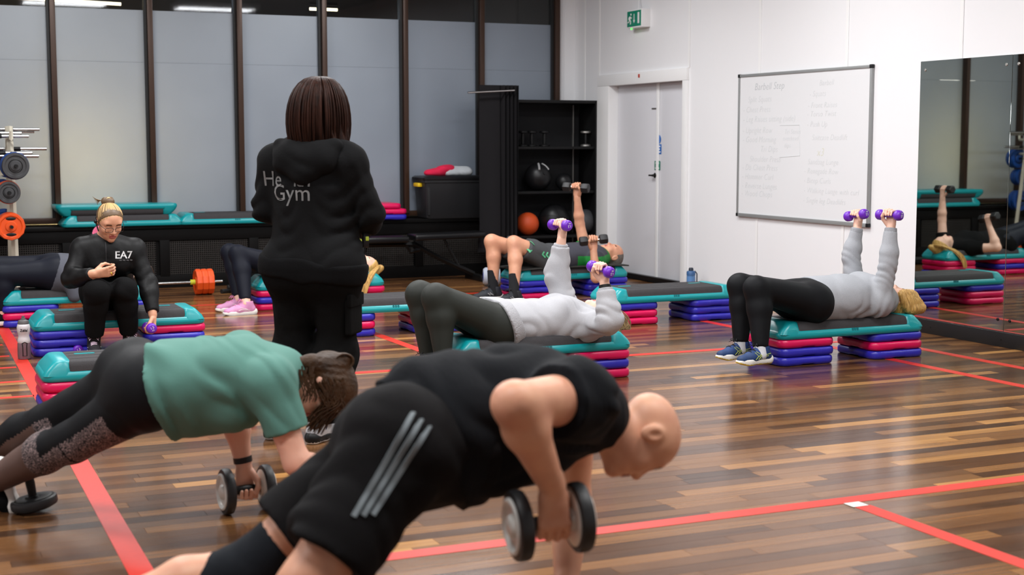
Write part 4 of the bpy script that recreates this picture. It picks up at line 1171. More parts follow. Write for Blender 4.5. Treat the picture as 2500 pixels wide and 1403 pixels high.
def shift(o, base):
    o.data.transform(Matrix.Translation(-Vector(base)))
def wear(P, name, prims, mats, vox=0.010, pick=None, disp=None, boxes=(), label=None, it=1, parent=None, cuts=()):
    o = soft(name, prims, vox, parent or P['t'], mats, pick, disp, boxes, it, cuts=cuts)
    shift(o, P['base'])
    if label: o['label'] = label
    return o
TORSO = ['pelvis', 'gluteL', 'gluteR', 'belly', 'ribs', 'chest', 'bust-1', 'bust1', 'shoulders', 'trapL', 'trapR']
def top_prims(P, inf=0.012, sleeve=1.0, low=None, k=None, skip=(), sinf=None, cuff=None):
    """torso garment; sleeve 0..2: fraction of upper arm, then of forearm"""
    D = P['D']; out = []
    for n in TORSO:
        if n in D and n not in skip and not (low is not None and n in ('pelvis', 'gluteL', 'gluteR')): out.append(grow(D[n], inf))
    si = inf if sinf is None else sinf
    for s in 'LR':
        sl = sleeve if not isinstance(sleeve, dict) else sleeve[s]
        if sl <= 0: continue
        out.append(grow(D['ua' + s], si, 0, min(sl, 1.0), cb=sl < 1.0))
        if sl > 1.0:
            f = sl - 1.0
            out.append(grow(D['fa' + s], si, 0, min(f / 0.3, 1.0), cb=f < 0.3))
            if f > 0.3: out.append(grow(D['fb' + s], si * 0.8, 0, min((f - 0.3) / 0.7, 1.0), cb=True))
    return out
def clip_all(prims, pt, n):
    return [dict(p, clip=tuple(p['clip']) + ((nv(pt), unit(n)),)) for p in prims]
def leg_prims(P, inf=0.006, down=2.0, sinf=None, waist=0.06):
    D = P['D']; out = [grow(D['pelvis'], inf), grow(D['gluteL'], inf), grow(D['gluteR'], inf)]
    pel = P['pel']; b = D['belly']
    out.append(cap(b['a'], b['a'] + P['upb'] * waist, b['ra'] + inf, b['ra'] + inf - 0.004, b['n'], b['s'], 0.05, cb=True))
    si = inf if sinf is None else sinf
    for s in 'LR':
        dn = down if not isinstance(down, dict) else down[s]
        th = grow(D['th' + s], inf, 0, min(dn, 1), cb=dn < 1)
        if dn < 1: th['rb'] = max(th['rb'], th['rb'] - inf + si)
        out.append(th)
        if dn > 1:
            f = dn - 1
            out.append(grow(D['sa' + s], si, 0, min(f / 0.33, 1), cb=f < 0.33))
            if f > 0.33: out.append(grow(D['sb' + s], si, 0, min((f - 0.33) / 0.67, 1), cb=True))
    return out
def decal(name, me, M, direction, target, P, m, off=0.0025):
    """wrap flat lettering onto a garment along a direction"""
    me.transform(M)
    dg = [v.co.copy() for v in target.data.vertices]
    tree = BVHTree.FromPolygons(dg, [p.vertices[:] for p in target.data.polygons])
    d = Vector(direction).normalized()
    for v in me.vertices:
        q = v.co - Vector(P['base'])
        hit = tree.ray_cast(q - d * 0.4, d)
        v.co = (hit[0] - d * off) if hit[0] is not None else q
    me.materials.clear()
    return link(name, me, P['t'], m)
def wrap_line(P, target, pts, direction, r, off=0.001, n=24):
    """a thin tube following a garment"""
    tree = BVHTree.FromPolygons([v.co.copy() for v in target.data.vertices], [p.vertices[:] for p in target.data.polygons])
    d = Vector(direction).normalized(); base = Vector(P['base']); out = []
    L = [Vector(p) for p in pts]
    seq = []
    for a, b in zip(L, L[1:]):
        for i in range(n): seq.append(a.lerp(b, i / n))
    seq.append(L[-1])
    for p in seq:
        q = p - base; h = tree.ray_cast(q - d * 0.5, d)
        if h[0] is not None: out.append(h[0] - d * off)
    return out
def ribbon(bm, pts, wd, side, th=0.002):
    """flat strip along pts; side = direction across"""
    s = Vector(side).normalized() * wd / 2; prev = None
    rows = []
    for i, p in enumerate(pts):
        dd = (pts[min(i + 1, len(pts) - 1)] - pts[max(i - 1, 0)]).normalized()
        sd = (s - dd * s.dot(dd)); sd = sd.normalized() * wd / 2; nn = dd.cross(sd).normalized() * th
        rows.append([bm.verts.new(p + sd - nn), bm.verts.new(p + sd + nn), bm.verts.new(p - sd + nn), bm.verts.new(p - sd - nn)])
    for a, b in zip(rows, rows[1:]):
        for i in range(4): bm.faces.new((a[i], a[(i + 1) % 4], b[(i + 1) % 4], b[i]))
    bm.faces.new(rows[0][::-1]); bm.faces.new(rows[-1])
SHOE_CACHE = {}
def shoe(P, ankle, toe, up=(0, 0, 1), upper=None, sole=None, lace=None, lining=None, sc=1.0, stripes=None, sole2=None, label=None):
    """trainer: ankle = joint point; toe = direction"""
    x = unit(toe); z = nv(up); z = unit(z - x * (z @ x)); y = np.cross(z, x)
    o = nv(ankle) - z * 0.088 * sc
    M = Matrix(((x[0] * sc, y[0] * sc, z[0] * sc, o[0] - P['base'][0]), (x[1] * sc, y[1] * sc, z[1] * sc, o[1] - P['base'][1]), (x[2] * sc, y[2] * sc, z[2] * sc, o[2] - P['base'][2]), (0, 0, 0, 1)))
    if 'u' not in SHOE_CACHE:
        u = [cap((-0.042, 0, 0.050), (-0.03, 0, 0.075), 0.036, 0.034, None, 1, 0.02), cap((-0.035, 0, 0.046), (0.075, 0.002, 0.046), 0.037, 0.041, (0, 0, 1), 0.95, 0.02),
             cap((0.075, 0.002, 0.042), (0.150, 0.004, 0.034), 0.041, 0.034, (0, 0, 1), 0.85, 0.02), cap((0.03, 0, 0.07), (-0.012, 0, 0.088), 0.030, 0.034, None, 1, 0.02),
             cap((-0.018, 0, 0.07), (-0.018, 0, 0.112), 0.040, 0.040, None, 1, 0.015, cb=True), cap((0.045, 0, 0.075), (0.018, 0, 0.122), 0.018, 0.014, (1, 0, 0.6), 0.6, 0.012),
             cap((-0.02, 0, 0.118), (-0.018, 0, 0.088), 0.035, 0.033, None, 1, 0.006, neg=True), ]
        u = [p if p['neg'] else dict(p, clip=(((0, 0, 0.02), (0, 0, -1)),)) for p in u]
        s = []
        for a, b, ra, rb in (((-0.045, 0), (0.02, 0), 0.038, 0.036), ((0.02, 0), (0.11, 0.003), 0.036, 0.046), ((0.11, 0.003), (0.160, 0.005), 0.046, 0.033)):
            s.append(cap((*a, 0.02), (*b, 0.02), ra, rb, None, 1, 0.01, clip=(((0, 0, 0.034), (0, 0, 1)), ((0, 0, 0.0), (0, 0, -1)), ((0.13, 0, 0.0), (0.28, 0, -1)))))
        s.append(cap((-0.06, 0, 0.026), (-0.03, 0, 0.034), 0.036, 0.034, None, 1, 0.01, clip=(((0, 0, 0.05), (0, 0, 1)), ((0, 0, 0.0), (0, 0, -1)))))
        dmy = bpy.data.objects.new('d', None)
        SHOE_CACHE['u'] = soft('upper', u, 0.0042, None, WHITE, it=1); SHOE_CACHE['s'] = soft('sole', s, 0.0042, None, WHITE, it=1)
        for q in ('u', 's'):
            me = SHOE_CACHE[q].data; bpy.data.objects.remove(SHOE_CACHE[q], do_unlink=True); me.materials.clear(); SHOE_CACHE[q] = me
        SHOE_CACHE['tree'] = BVHTree.FromPolygons([v.co.copy() for v in SHOE_CACHE['u'].vertices], [p.vertices[:] for p in SHOE_CACHE['u'].polygons])
        bpy.data.objects.remove(dmy)
    tree = SHOE_CACHE['tree']
    me = SHOE_CACHE['u'].copy(); me.transform(M); me.name = 'shoe'
    sh = link('shoe', me, P['t'], upper)
    if label: sh['label'] = label
    me = SHOE_CACHE['s'].copy(); me.transform(M)
    ml = [sole] + ([sole2] if sole2 else [])
    for m in ml: me.materials.append(m)
    if sole2:
        zc = [SHOE_CACHE['s'].polygons[i].center.z - max(0, 0.28 * (SHOE_CACHE['s'].polygons[i].center.x - 0.13)) for i in range(len(me.polygons))]
        me.polygons.foreach_set('material_index', [1 if c < 0.007 else 0 for c in zc])
    link('sole', me, sh)
    if lace:
        bm = BM()
        def drop(px, py):
            h = tree.ray_cast(Vector((px, py, 0.3)), Vector((0, 0, -1))); return (h[0] + Vector((0, 0, 0.002))) if h[0] else Vector((px, py, 0.08))
        for i in range(5):
            x0 = 0.098 - 0.016 * i
            tube(bm, [M @ drop(x0 + 0.008 * k / 4 * (1 if i % 2 else -1), -0.02 + 0.04 * k / 4) for k in range(5)], 0.0026 * sc, 5)
        b0 = drop(0.034, 0) + Vector((0, 0, 0.004))
        for s in (-1, 1):
            tube(bm, [M @ (b0 + Vector((dx, s * dy, dz))) for dx, dy, dz in ((0, 0, 0), (0.012, 0.016, 0.012), (0.024, 0.034, 0.004), (0.018, 0.030, -0.006), (0.004, 0.008, 0))], 0.0024 * sc, 5)
            tube(bm, [M @ (b0 + Vector((dx, s * dy, dz))) for dx, dy, dz in ((0, 0, 0), (0.02, 0.014, 0.004), (0.036, 0.03, -0.012))], 0.002 * sc, 5)
        obj('laces', bm, lace, sh)
    if stripes:
        sm, lines = stripes; bm = BM()
        for sgn in (-1, 1):
            for L in lines:
                pts = []
                for (ax_, az_), (bx_, bz_) in zip(L, L[1:]):
                    for i in range(7):
                        px, pz = ax_ + (bx_ - ax_) * i / 6, az_ + (bz_ - az_) * i / 6
                        h = tree.ray_cast(Vector((px, sgn * 0.2, pz)), Vector((0, -sgn, 0)))
                        if h[0]: pts.append(M @ (h[0] + Vector((0, sgn * 0.0008, 0))))
                if len(pts) > 2: tube(bm, pts, 0.0022 * sc, 5)
        obj('side_stripes', bm, sm, sh)
    return sh
def sock(P, ankle, knee, length, r, m, band=None):
    a = nv(ankle); k = nv(knee); u = unit(k - a)
    return wear(P, 'sock', [cap(a - u * 0.03, a + u * length, r, r + 0.004, None, 1, 0.01, cb=True)], m, 0.006)
def ring_band(P, name, c, axis, r, wd, m, label=None, th=0.004):
    bm = BM(); lathe(bm, [(r, -wd / 2), (r + th, -wd / 2), (r + th, wd / 2), (r, wd / 2)], Vector(c) - Vector(P['base']), axis, 24, cap=False)
    o = obj(name, bm, m, P['t'])
    if label: o['label'] = label
    return o
def hair_prims(P, inf=0.009, back=True, forehead=0.052, fdepth=0.02):
    """scalp cap: skull grown, cut away from the face and neck"""
    L, F, c, hs = P['HL'], P['HF'], nv(P['J']['hd']), P['hs']
    pr = [ell(L(0, -0.014, 0.036), (nv((0.074, 0.096, 0.078)) + inf) * hs, F, 0.02), ell(L(0, 0.018, 0.024), (nv((0.066, 0.066, 0.080)) + inf) * hs, F, 0.02)]
    nrm = unit(F[1] * 1.0 - F[2] * 0.72)
    return clip_all(clip_all(pr, L(0, fdepth, forehead - 0.03), nrm), L(0, 0, -0.045), -F[2])
SK = dict(bump=0.03, bscale=220, sss=0.08, rough=0.48, nscale=14)
SKIN_F = mat('skin_fair', (232, 186, 164), noise=0.07, **SK); SKIN_P = mat('skin_pink', (226, 172, 148), noise=0.08, **SK)
SKIN_T = mat('skin_tan', (208, 152, 122), noise=0.08, **SK); SKIN_R = mat('skin_ruddy', (222, 166, 132), rgb2=(200, 138, 112), **SK)
LIP = mat('lips', (176, 92, 84), 0.4, sss=0.05)
H_BRN = mat('hair_brown', (76, 52, 32), 0.45, spec=0.2, rgb2=(34, 22, 14), nscale=14, stretch=(1, 1, 1), bump=0.5, bscale=70)
H_DRK = mat('hair_dark_brown', (50, 25, 16), 0.5, spec=0.10, rgb2=(15, 8, 6), nscale=10, stretch=(6, 6, 0.7), bump=0.35, bscale=16)
H_BLD = mat('hair_blonde', (226, 182, 104), 0.45, rgb2=(150, 108, 52), nscale=16, stretch=(4, 4, 1), bump=0.5, bscale=30)
H_DBL = mat('hair_dark_blonde', (168, 138, 94), 0.42, rgb2=(88, 68, 46), nscale=40, stretch=(3, 1, 1), bump=0.4, bscale=40)
H_GRY = mat('hair_grey', (128, 120, 112), 0.7, rgb2=(78, 72, 68), nscale=60)
BROWD = mat('brow_dark', (96, 68, 50), 0.7)
BLKF = mat('black_fabric', (15, 15, 16), 0.9, noise=0.15, bump=0.12, bscale=90, spec=0.12)
BLKL = mat('black_leggings', (14, 15, 18), 0.6, noise=0.1, bump=0.06, bscale=400, spec=0.15)
NAVYL = mat('navy_leggings', (17, 20, 31), 0.58, noise=0.1, bump=0.06, bscale=400, spec=0.16)
BLKS = mat('black_shell_fabric', (13, 13, 14), 0.5, noise=0.15, bump=0.1, bscale=60, spec=0.2)
SOLEW = mat('white_sole', (226, 222, 216), 0.55, noise=0.03); SOCKW = mat('white_sock', (206, 208, 214), 0.9, bump=0.3, bscale=200); SOCKB = mat('black_sock', (20, 21, 25), 0.95, bump=0.2, bscale=200)
def strands(P, name, curves, r0, r1, m, n=6, parent=None, label=None):
    bm = BM()
    for pts in curves:
        q = [Vector(p) - Vector(P['base']) for p in pts]; k = len(q)
        tube(bm, q, [r0 + (r1 - r0) * i / (k - 1) for i in range(k)], n)
    o = obj(name, bm, m, parent or P['t'], angle=80)
    if label: o['label'] = label
    return o
def bez(a, b, c, d, n=10):
    a, b, c, d = Vector(a), Vector(b), Vector(c), Vector(d)
    return [a * (1 - t) ** 3 + b * 3 * t * (1 - t) ** 2 + c * 3 * t * t * (1 - t) + d * t ** 3 for t in [i / (n - 1) for i in range(n)]]
def report(nm, J):
    def d(a, b): return '%.2f' % float(np.linalg.norm(nv(J[a]) - nv(J[b])))
    print('LIMBS', nm, 'uaL', d('sL', 'eL'), 'faL', d('eL', 'wL'), 'uaR', d('sR', 'eR'), 'faR', d('eR', 'wR'), 'thL', d('hL', 'kL'), 'shL', d('kL', 'aL'), 'thR', d('hR', 'kR'), 'shR', d('kR', 'aR'), 'sh', d('sL', 'sR'), 'nk-hd', d('nk', 'hd'), 'tor %.2f' % float(np.linalg.norm(nv(J['nk']) - (nv(J['hL']) + nv(J['hR'])) / 2)))

def cuff(P, s, t0, t1, r0, r1, m):
    J = P['J']; e, w_ = nv(J['e' + s]), nv(J['w' + s])
    wear(P, 'cuff', [cap(e + (w_ - e) * t0, e + (w_ - e) * t1, r0, r1, None, 1, 0.005, True, True)], m, 0.006)

# ================================================================ people
def pt(p, **k):
    v = nv(p)
    if 'z' in k: v[2] = k['z']
    return v
UP = V(0, 0, 1)
def grip_w(O, w, b, sc):  # wrist from the centre of the held bar
    return nv(O) - unit(w) * 0.088 * sc + unit(b) * 0.027 * sc
def lying_dir(): return dict(tf=(0, 0, 1))
GREYF = mat('grey_marl_fleece', (158, 160, 165), 0.95, noise=0.16, nscale=220, bump=0.15, bscale=300)
WHITEF = mat('white_marl_fleece', (170, 170, 174), 0.95, noise=0.09, nscale=160, bump=0.15, bscale=300)
OLIVE = mat('dark_olive_leggings', (33, 36, 31), 0.6, noise=0.15, nscale=300, bump=0.08, bscale=500, spec=0.3)

# ---- woman in grey sweatshirt, right
J = dict(base=(4.98 + 0.6, 7.37, 0.0), tf=(0, 0, 1), hL=at(1984, 738, 7.24), hR=nv(at(1984, 738, 7.24)) + V(0, 0.19, 0), wst=at(2052, 727, 7.33), cst=at(2112, 724, 7.36), nk=at(2160, 732, 7.37),
         sL=at(2146, 740, 7.20), sR=at(2090, 720, 7.54), eL=at(2168, 645, 7.17), eR=at(2078, 625, 7.58), wL=at(2175, 556, 7.19), wR=at(2093, 556, 7.57),
         kL=at(1846, 704, 7.17), kR=at(1806, 697, 7.38), aL=at(1857, 853, 7.08), aR=at(1808, 841, 7.31), hd=at(2190, 737, 7.37), hup=(1, 0.02, -0.12), hfw=(0.05, 0.05, 1),
         HL=((0.02, 0, 1), (-0.35, 0.93, 0), (1, 0, 0.1)), HR=((0.12, 0, 1), (0.22, -0.97, 0.16), (1, 0, 0)))
report('7', J)
P = person('blonde woman in grey sweatshirt and black leggings lying on a step, raising two purple dumbbells', J, dict(w=1.17, arm=1.02, leg=1.20, bust=1.05, hand=0.92, head=0.95, skin=SKIN_F, lip=LIP, brow=BROWD, belly=1.12, glute=0.8))
fl_ = folds([(nv(J['eL']) - UP * 0.03, 0.09, (0.5, 0, 1), 0.045, 0.016), (J['eR'], 0.09, (0.4, 0, 1), 0.05, 0.014), (J['wst'], 0.2, (1, 0, 0.9), 0.13, 0.018), (nv(J['sL']) - UP * 0.03 - V(0.05, 0, 0), 0.16, (0.9, 0.2, -0.6), 0.085, 0.026), (nv(J['pel'] if 'pel' in J else J['wst']) - V(0.08, 0, 0.08), 0.12, (1, 0, 0.5), 0.05, 0.012)], 1, 0.002)
tp = top_prims(P, 0.020, 1.90, skip=('pelvis', 'gluteL', 'gluteR'), sinf=0.014)
sw = wear(P, 'sweatshirt', tp, GREYF, 0.0075, disp=fl_, cuts=[(P['pel'] + P['upb'] * 0.055, -P['upb'] + V(0, 0, -0.22))])
for s in 'LR': cuff(P, s, 0.80, 1.0, 0.041, 0.038, mat('grey_rib', (150, 152, 157), 0.95, bump=0.5, bscale=140))
wear(P, 'leggings', leg_prims(P, 0.005, 1.97, waist=0.10), BLKL, 0.009, disp=folds([(nv(J['kL']) + V(0.06, 0, -0.06), 0.07, (1, 0, 1), 0.03, 0.004), (nv(J['aL']) + UP * 0.06, 0.06, UP, 0.022, 0.005), (nv(J['aR']) + UP * 0.06, 0.06, UP, 0.022, 0.005)], 2, 0.0006))
hp = hair_prims(P, 0.013)
wear(P, 'hair', hp + [cap(nv(J['hd']) + V(-0.01 + 0.125 * t_, -0.062 + 0.05 * t_ * t_, 0.055 - 0.02 * t_), V(nv(J['hd'])[0] + 0.015 + 0.125 * t_, nv(J['hd'])[1] - 0.105 + 0.04 * t_, 0.298), 0.030, 0.032, None, 1, 0.03) for t_ in (0, 0.2, 0.4, 0.6, 0.8, 1.0)], H_BLD, 0.0045, disp=lambda Q: 0.0032 * np.sin((Q[:, 0] - J['hd'][0]) * 420 + 2.2 * np.sin(Q[:, 2] * 30) + 3 * np.sin(Q[:, 1] * 40)) + 0.002 * np.sin((Q[:, 0] - J['hd'][0]) * 910 + 2 * np.sin(Q[:, 2] * 40)))
cs = []
rr = random.Random(11)
HLf = P['HL']
hc_ = nv(J['hd'])
for i in range(110):
    a = rr.random(); b = rr.uniform(-1, 1)
    s0 = hc_ + V(-0.01 + 0.125 * a, -0.085 + 0.05 * a * a, 0.06 - 0.03 * a + 0.012 * b)
    e = V(hc_[0] + 0.005 + 0.135 * a + 0.012 * b, hc_[1] - 0.135 + 0.045 * a, 0.274 + 0.014 * rr.random())
    cs.append(bez(s0, s0 + V(0.008, -0.03, -0.015), e + V(-0.01, -0.012, 0.07), e, 8))
strands(P, 'hair_lengths', cs, 0.0038, 0.0018, H_BLD)
BSH = mat('blue_mesh_shoe', (20, 62, 128), 0.6, rgb2=(10, 36, 62), nscale=9, bump=0.3, bscale=400)
GLN = mat('green_yellow_piping', (178, 190, 96), 0.5); BLKL2 = mat('black_lace', (16, 16, 20), 0.8); YSOLE = mat('yellow_outsole', (206, 180, 70), 0.6)
SL_ = [[(-0.01, 0.035), (0.03, 0.062), (0.055, 0.082)], [(0.02, 0.032), (0.055, 0.06), (0.07, 0.078)], [(0.075, 0.034), (0.05, 0.055), (-0.02, 0.062), (-0.05, 0.066)], [(0.05, 0.033), (0.03, 0.05), (-0.03, 0.052)]]
for s, tl in (('L', (-1, -0.10, 0)), ('R', (-1, -0.06, 0))):
    shoe(P, J['a' + s], tl, upper=BSH, sole=SOLEW, sole2=YSOLE, lace=BLKL2, sc=0.95, stripes=(GLN, SL_), label='blue running trainer with green lines and white sole')
    sock(P, J['a' + s], J['k' + s], 0.03, 0.038, SOCKW)
for s, n in (('L', 'near'), ('R', 'far')):
    O, h = P['grips'][s]; dumbbell('v', O, h if s == 'R' else -h, 'purple dumbbell in the %s raised hand of the woman in grey' % n, PI, group='purple dumbbells')

# ---- woman in white hoodie, centre
J = dict(base=(3.45, 7.43, 0.0), tf=(0, 0, 1), hL=at(1218, 796, 7.33), hR=nv(at(1218, 796, 7.33)) + V(0, 0.19, 0), wst=at(1290, 788, 7.43), cst=at(1372, 785, 7.43), nk=at(1440, 785, 7.43),
         sL=at(1436, 795, 7.26), sR=at(1386, 770, 7.60), eL=at(1488, 782, 7.02), eR=at(1360, 672, 7.66), wL=at(1476, 692, 7.08), wR=at(1371, 584, 7.63),
         kL=at(1064, 726, 7.28), kR=at(1024, 719, 7.48), aL=at(1082, 882, 7.22), aR=at(1046, 874, 7.43), hd=at(1466, 772, 7.43), hup=(1, 0.0, -0.18), hfw=(-0.05, 0.1, 1),
         HL=((-0.05, 0.05, 1), (-0.35, 0.93, 0.2), (1, 0, 0.1)), HR=((0.12, 0, 1), (0.25, -0.97, 0), (1, 0, 0)))
report('6', J)
P = person('woman in white hoodie and dark olive leggings lying on a step pressing purple dumbbells', J, dict(w=1.16, arm=1.0, leg=1.24, bust=1.0, glute=0.82, hand=0.95, head=0.95, skin=SKIN_F, lip=LIP, brow=BROWD))
tp = top_prims(P, 0.030, 1.80, skip=('pelvis', 'gluteL', 'gluteR'), sinf=0.026)
for s in 'LR':
    tp.append(cap(J['e' + s], J['e' + s], 0.068, None, None, 1, 0.04))
tp.append(cap(nv(J['nk']) + V(0.0, 0, -0.03), nv(J['nk']) + V(0.03, -0.08, -0.02), 0.07, 0.06, None, 1, 0.04))
fl_ = folds([(J['eL'], 0.12, (0.6, 0, 1), 0.08, 0.022), (J['eR'], 0.15, (0.6, 0, 1), 0.10, 0.020), (nv(J['sR']) + UP * 0.07, 0.09, (-0.2, 0, 1), 0.055, 0.024), (J['wst'], 0.22, (1, 0.2, 0.9), 0.12, 0.024), (J['sL'], 0.2, (0.9, 0.3, -0.6), 0.09, 0.030), (J['cst'], 0.2, (0.6, 1, 0.4), 0.12, 0.016)], 5, 0.003)
hood = wear(P, 'hoodie', tp, WHITEF, 0.0075, disp=fl_, cuts=[(P['pel'] + P['upb'] * 0.06, -P['upb'] + V(0, 0, -0.35))])
bm = BM()
for s in 'LR': cuff(P, s, 0.70, 0.88, 0.047, 0.043, mat('white_rib', (168, 168, 172), 0.95, bump=0.5, bscale=140))
b = P['D']['belly']
wear(P, 'hem_band', clip_all(clip_all([grow(b, 0.034), grow(P['D']['pelvis'], 0.034)], P['pel'] + P['upb'] * 0.105, P['upb'] + V(0, 0, 0.35)), P['pel'] + P['upb'] * 0.03, -P['upb'] + V(0, 0, -0.35)), MATS['white_rib'], 0.008)
wear(P, 'leggings', leg_prims(P, 0.005, 1.96, waist=0.10), OLIVE, 0.009, disp=folds([(nv(J['kL']) + V(0.06, 0, -0.05), 0.07, (1, 0, 1), 0.03, 0.005), (nv(J['kR']) + V(0.06, 0, -0.05), 0.07, (1, 0, 1), 0.03, 0.004)], 6, 0.0005))
wear(P, 'hair', hair_prims(P, 0.012) + [cap(P['HL'](0, -0.05, 0.09), P['HL'](0.0, -0.10, 0.12), 0.055, 0.03, None, 1, 0.04), cap(P['HL'](-0.05, -0.04, 0.06), P['HL'](-0.06, -0.09, 0.08), 0.05, 0.04, None, 1, 0.04)], H_DBL, 0.006, disp=folds([(J['hd'], 0.3, (0.3, 1, 0.4), 0.018, 0.003)], 8, 0.002))
cs = []; HLf = P['HL']
for i in range(90):
    a = rr.random(); s0 = HLf(-0.07 + 0.03 * rr.random(), 0.0 + 0.05 * rr.random(), 0.04 + 0.07 * a)
    cs.append(bez(s0, s0 + V(0.03 + 0.02 * a, -0.03, -0.03), s0 + V(0.05 + 0.02 * a, -0.04, -0.10), (s0[0] + 0.03 * a, s0[1] - 0.03, 0.275), 8))
strands(P, 'hair_lengths', cs, 0.0038, 0.0016, H_DBL)
for s, tl in (('L', (-1, -0.10, 0)), ('R', (-1, -0.05, 0))):
    shoe(P, J['a' + s], tl, upper=BLKF, sole=SOLEW, lace=BLKL2, sc=0.95)
O, h = P['grips']['L']; wv = unit(nv(J['wL']) - nv(J['eL']))
ring_band(P, 'wristwatch', nv(J['wL']) - wv * 0.020, wv, 0.031, 0.024, BLACKP)
for s, n in (('L', 'near lowered'), ('R', 'far raised')):
    O, h = P['grips'][s]; dumbbell('v', O, h if s == 'R' else -h, 'purple dumbbell in the %s hand of the white-hoodie woman' % n, PI, group='purple dumbbells')

# ---- man in shorts on the far step
J = dict(base=(5.55, 11.36, 0.0), tf=(0, 0, 1), hL=at(1352, 638, 11.22), hR=nv(at(1352, 638, 11.22)) + V(0, 0.20, 0), wst=at(1398, 630, 11.37), cst=at(1432, 626, 11.37), nk=at(1470, 627, 11.37),
         sL=at(1456, 634, 11.18), sR=at(1430, 614, 11.56), eL=at(1455, 678, 10.98), eR=at(1415, 545, 11.6), wL=at(1449, 612, 11.02), wR=at(1409, 482, 11.58),
         kL=at(1254, 593, 11.20), kR=at(1200, 589, 11.42), aL=at(1255, 716, 11.06), aR=at(1204, 706, 11.36), hd=at(1492, 622, 11.37), hup=(1, -0.05, 0.0), hfw=(-0.05, -0.15, 1),
         HL=((0, 0.1, 1), (-0.92, 0.3, -0.1), (0.3, 0.9, 0.1)), HR=((0.0, 0, 1), (0.6, -0.65, -0.05), (0.6, 0.6, 0)))
report('5', J)
P = person('man in dark shorts and grey and green top lying with black dumbbells', J, dict(w=1.12, arm=1.05, leg=1.06, hand=1.05, head=1.0, skin=SKIN_R, lip=LIP, brow=BROWD, belly=1.12, glute=0.82))
GT = mat('charcoal_sports_top', (58, 58, 68), 0.8, noise=0.1, bump=0.1, bscale=80); GG = mat('green_sports_panel', (14, 132, 50), 0.75, noise=0.08)
def pk(Pn):
    y = Pn[:, 1]; z = Pn[:, 2]; x = Pn[:, 0]
    side = (z < 0.36) & (x > nv(J['wst'])[0] - 0.04)
    collar = np.linalg.norm(Pn - nv(J['nk']) - V(0.02, 0, 0.0), axis=1) < 0.105
    cuffR = (np.linalg.norm(Pn - (nv(J['sR']) + (nv(J['eR']) - nv(J['sR'])) * 0.36), axis=1) < 0.075)
    return (side | collar & (x > nv(J['nk'])[0] - 0.04) | cuffR).astype(int)
wear(P, 'sports_top', top_prims(P, 0.014, {'L': 0.30, 'R': 0.42}, sinf=0.018), [GT, GG], 0.010, pk, folds([(J['wst'], 0.22, (1, 0.2, 0.8), 0.09, 0.006)], 9, 0.002))
sp = leg_prims(P, 0.022, 0.72, sinf=0.03, waist=0.05)
sh_ = wear(P, 'shorts', sp, mat('charcoal_shorts', (62, 64, 66), 0.8, noise=0.12, bump=0.15, bscale=60), 0.010, None, folds([((nv(J['hL']) + nv(J['kL'])) / 2, 0.2, (1, 0, 0.4), 0.07, 0.014)], 10, 0.002))
MINT = mat('mint_print', (84, 176, 128), 0.7)
bm = BM(); d_ = (0.3, 1, -0.25)
def shp(px, py): return at(px, py, 11.16)
for k in range(4): 
    x0 = 1322 + k * 9; ribbon(bm, wrap_line(P, sh_, [shp(x0 + 4, 617 + k * 1.5), shp(x0, 624 + k * 1.5), shp(x0 + 7, 631 + k * 1.5)], d_, 0, 0.003, 5), 0.012, (1, 0, 0.3))
q_ = wrap_line(P, sh_, [shp(1287, 604), shp(1290, 612), shp(1294, 617)], d_, 0, 0.003, 4)
if len(q_) > 2: ribbon(bm, q_, 0.035, (1, 0, 0))
q_ = wrap_line(P, sh_, [shp(1295, 590), shp(1303, 600)], d_, 0, 0.003, 4)
if len(q_) > 2: ribbon(bm, q_, 0.02, (1, 0, -1))
obj('side_print', bm, MINT, P['t'])
wear(P, 'hair', clip_all(clip_all([ell(P['HL'](0, -0.016, 0.034), nv((0.074, 0.096, 0.078)) + 0.007, P['HF'], 0.02)], P['HL'](0, 0.022, 0.04), P['HF'][1]), P['HL'](0, 0, -0.03), -P['HF'][2]), H_GRY, 0.006, None)
NAVSH = mat('dark_trainer', (34, 37, 44), 0.7, noise=0.2, bump=0.3, bscale=300)
for s, tl in (('L', (-1, -0.25, 0)), ('R', (-1, -0.08, 0))):
    shoe(P, J['a' + s], tl, upper=NAVSH, sole=SOLEW, lace=BLKL2, sc=1.08, stripes=(PRINTG, [[(0.02, 0.045), (0.05, 0.07)], [(0.05, 0.045), (0.07, 0.065)], [(0.02, 0.05), (0.07, 0.06)]]))
    sock(P, J['a' + s], J['k' + s], 0.17, 0.043, SOCKB)
for s, n in (('L', 'near bent'), ('R', 'far raised')):
    O, h = P['grips'][s]; dumbbell('h', O, h, 'black hexagonal dumbbell in the %s arm of the man in shorts' % n, group='black hexagonal dumbbells')

# ---- woman with pink trainers, behind the instructor
J = dict(base=(3.3, 11.5, 0.0), tf=(0, 0, 1), hL=at(688, 656, 11.41), hR=at(680, 651, 11.59), wst=at(742, 655, 11.5), cst=at(800, 655, 11.5), nk=at(856, 660, 11.5),
         sL=at(848, 665, 11.33), sR=at(835, 655, 11.67), kL=at(580, 619, 11.36), kR=at(560, 616, 11.56), aL=at(600, 742, 11.15), aR=at(582, 733, 11.38),
         hd=at(890, 652, 11.5), hup=(1, 0, -0.1), hfw=(0.1, -0.1, 1), HL=((0.15, 0.25, 1), (0, 1, -0.2), (1, 0, 0)), HR=((0, 0, 1), (0, -1, 0), (1, 0, 0)))
J['eR'] = nv(J['sR']) + V(-0.02, 0.05, 0.27); J['wR'] = J['eR'] + V(0.01, -0.01, 0.235)
J['eL'] = nv(J['sL']) + V(-0.15, -0.22, 0.02); J['wL'] = J['eL'] + V(0.02, 0.10, 0.215)
report('4', J)
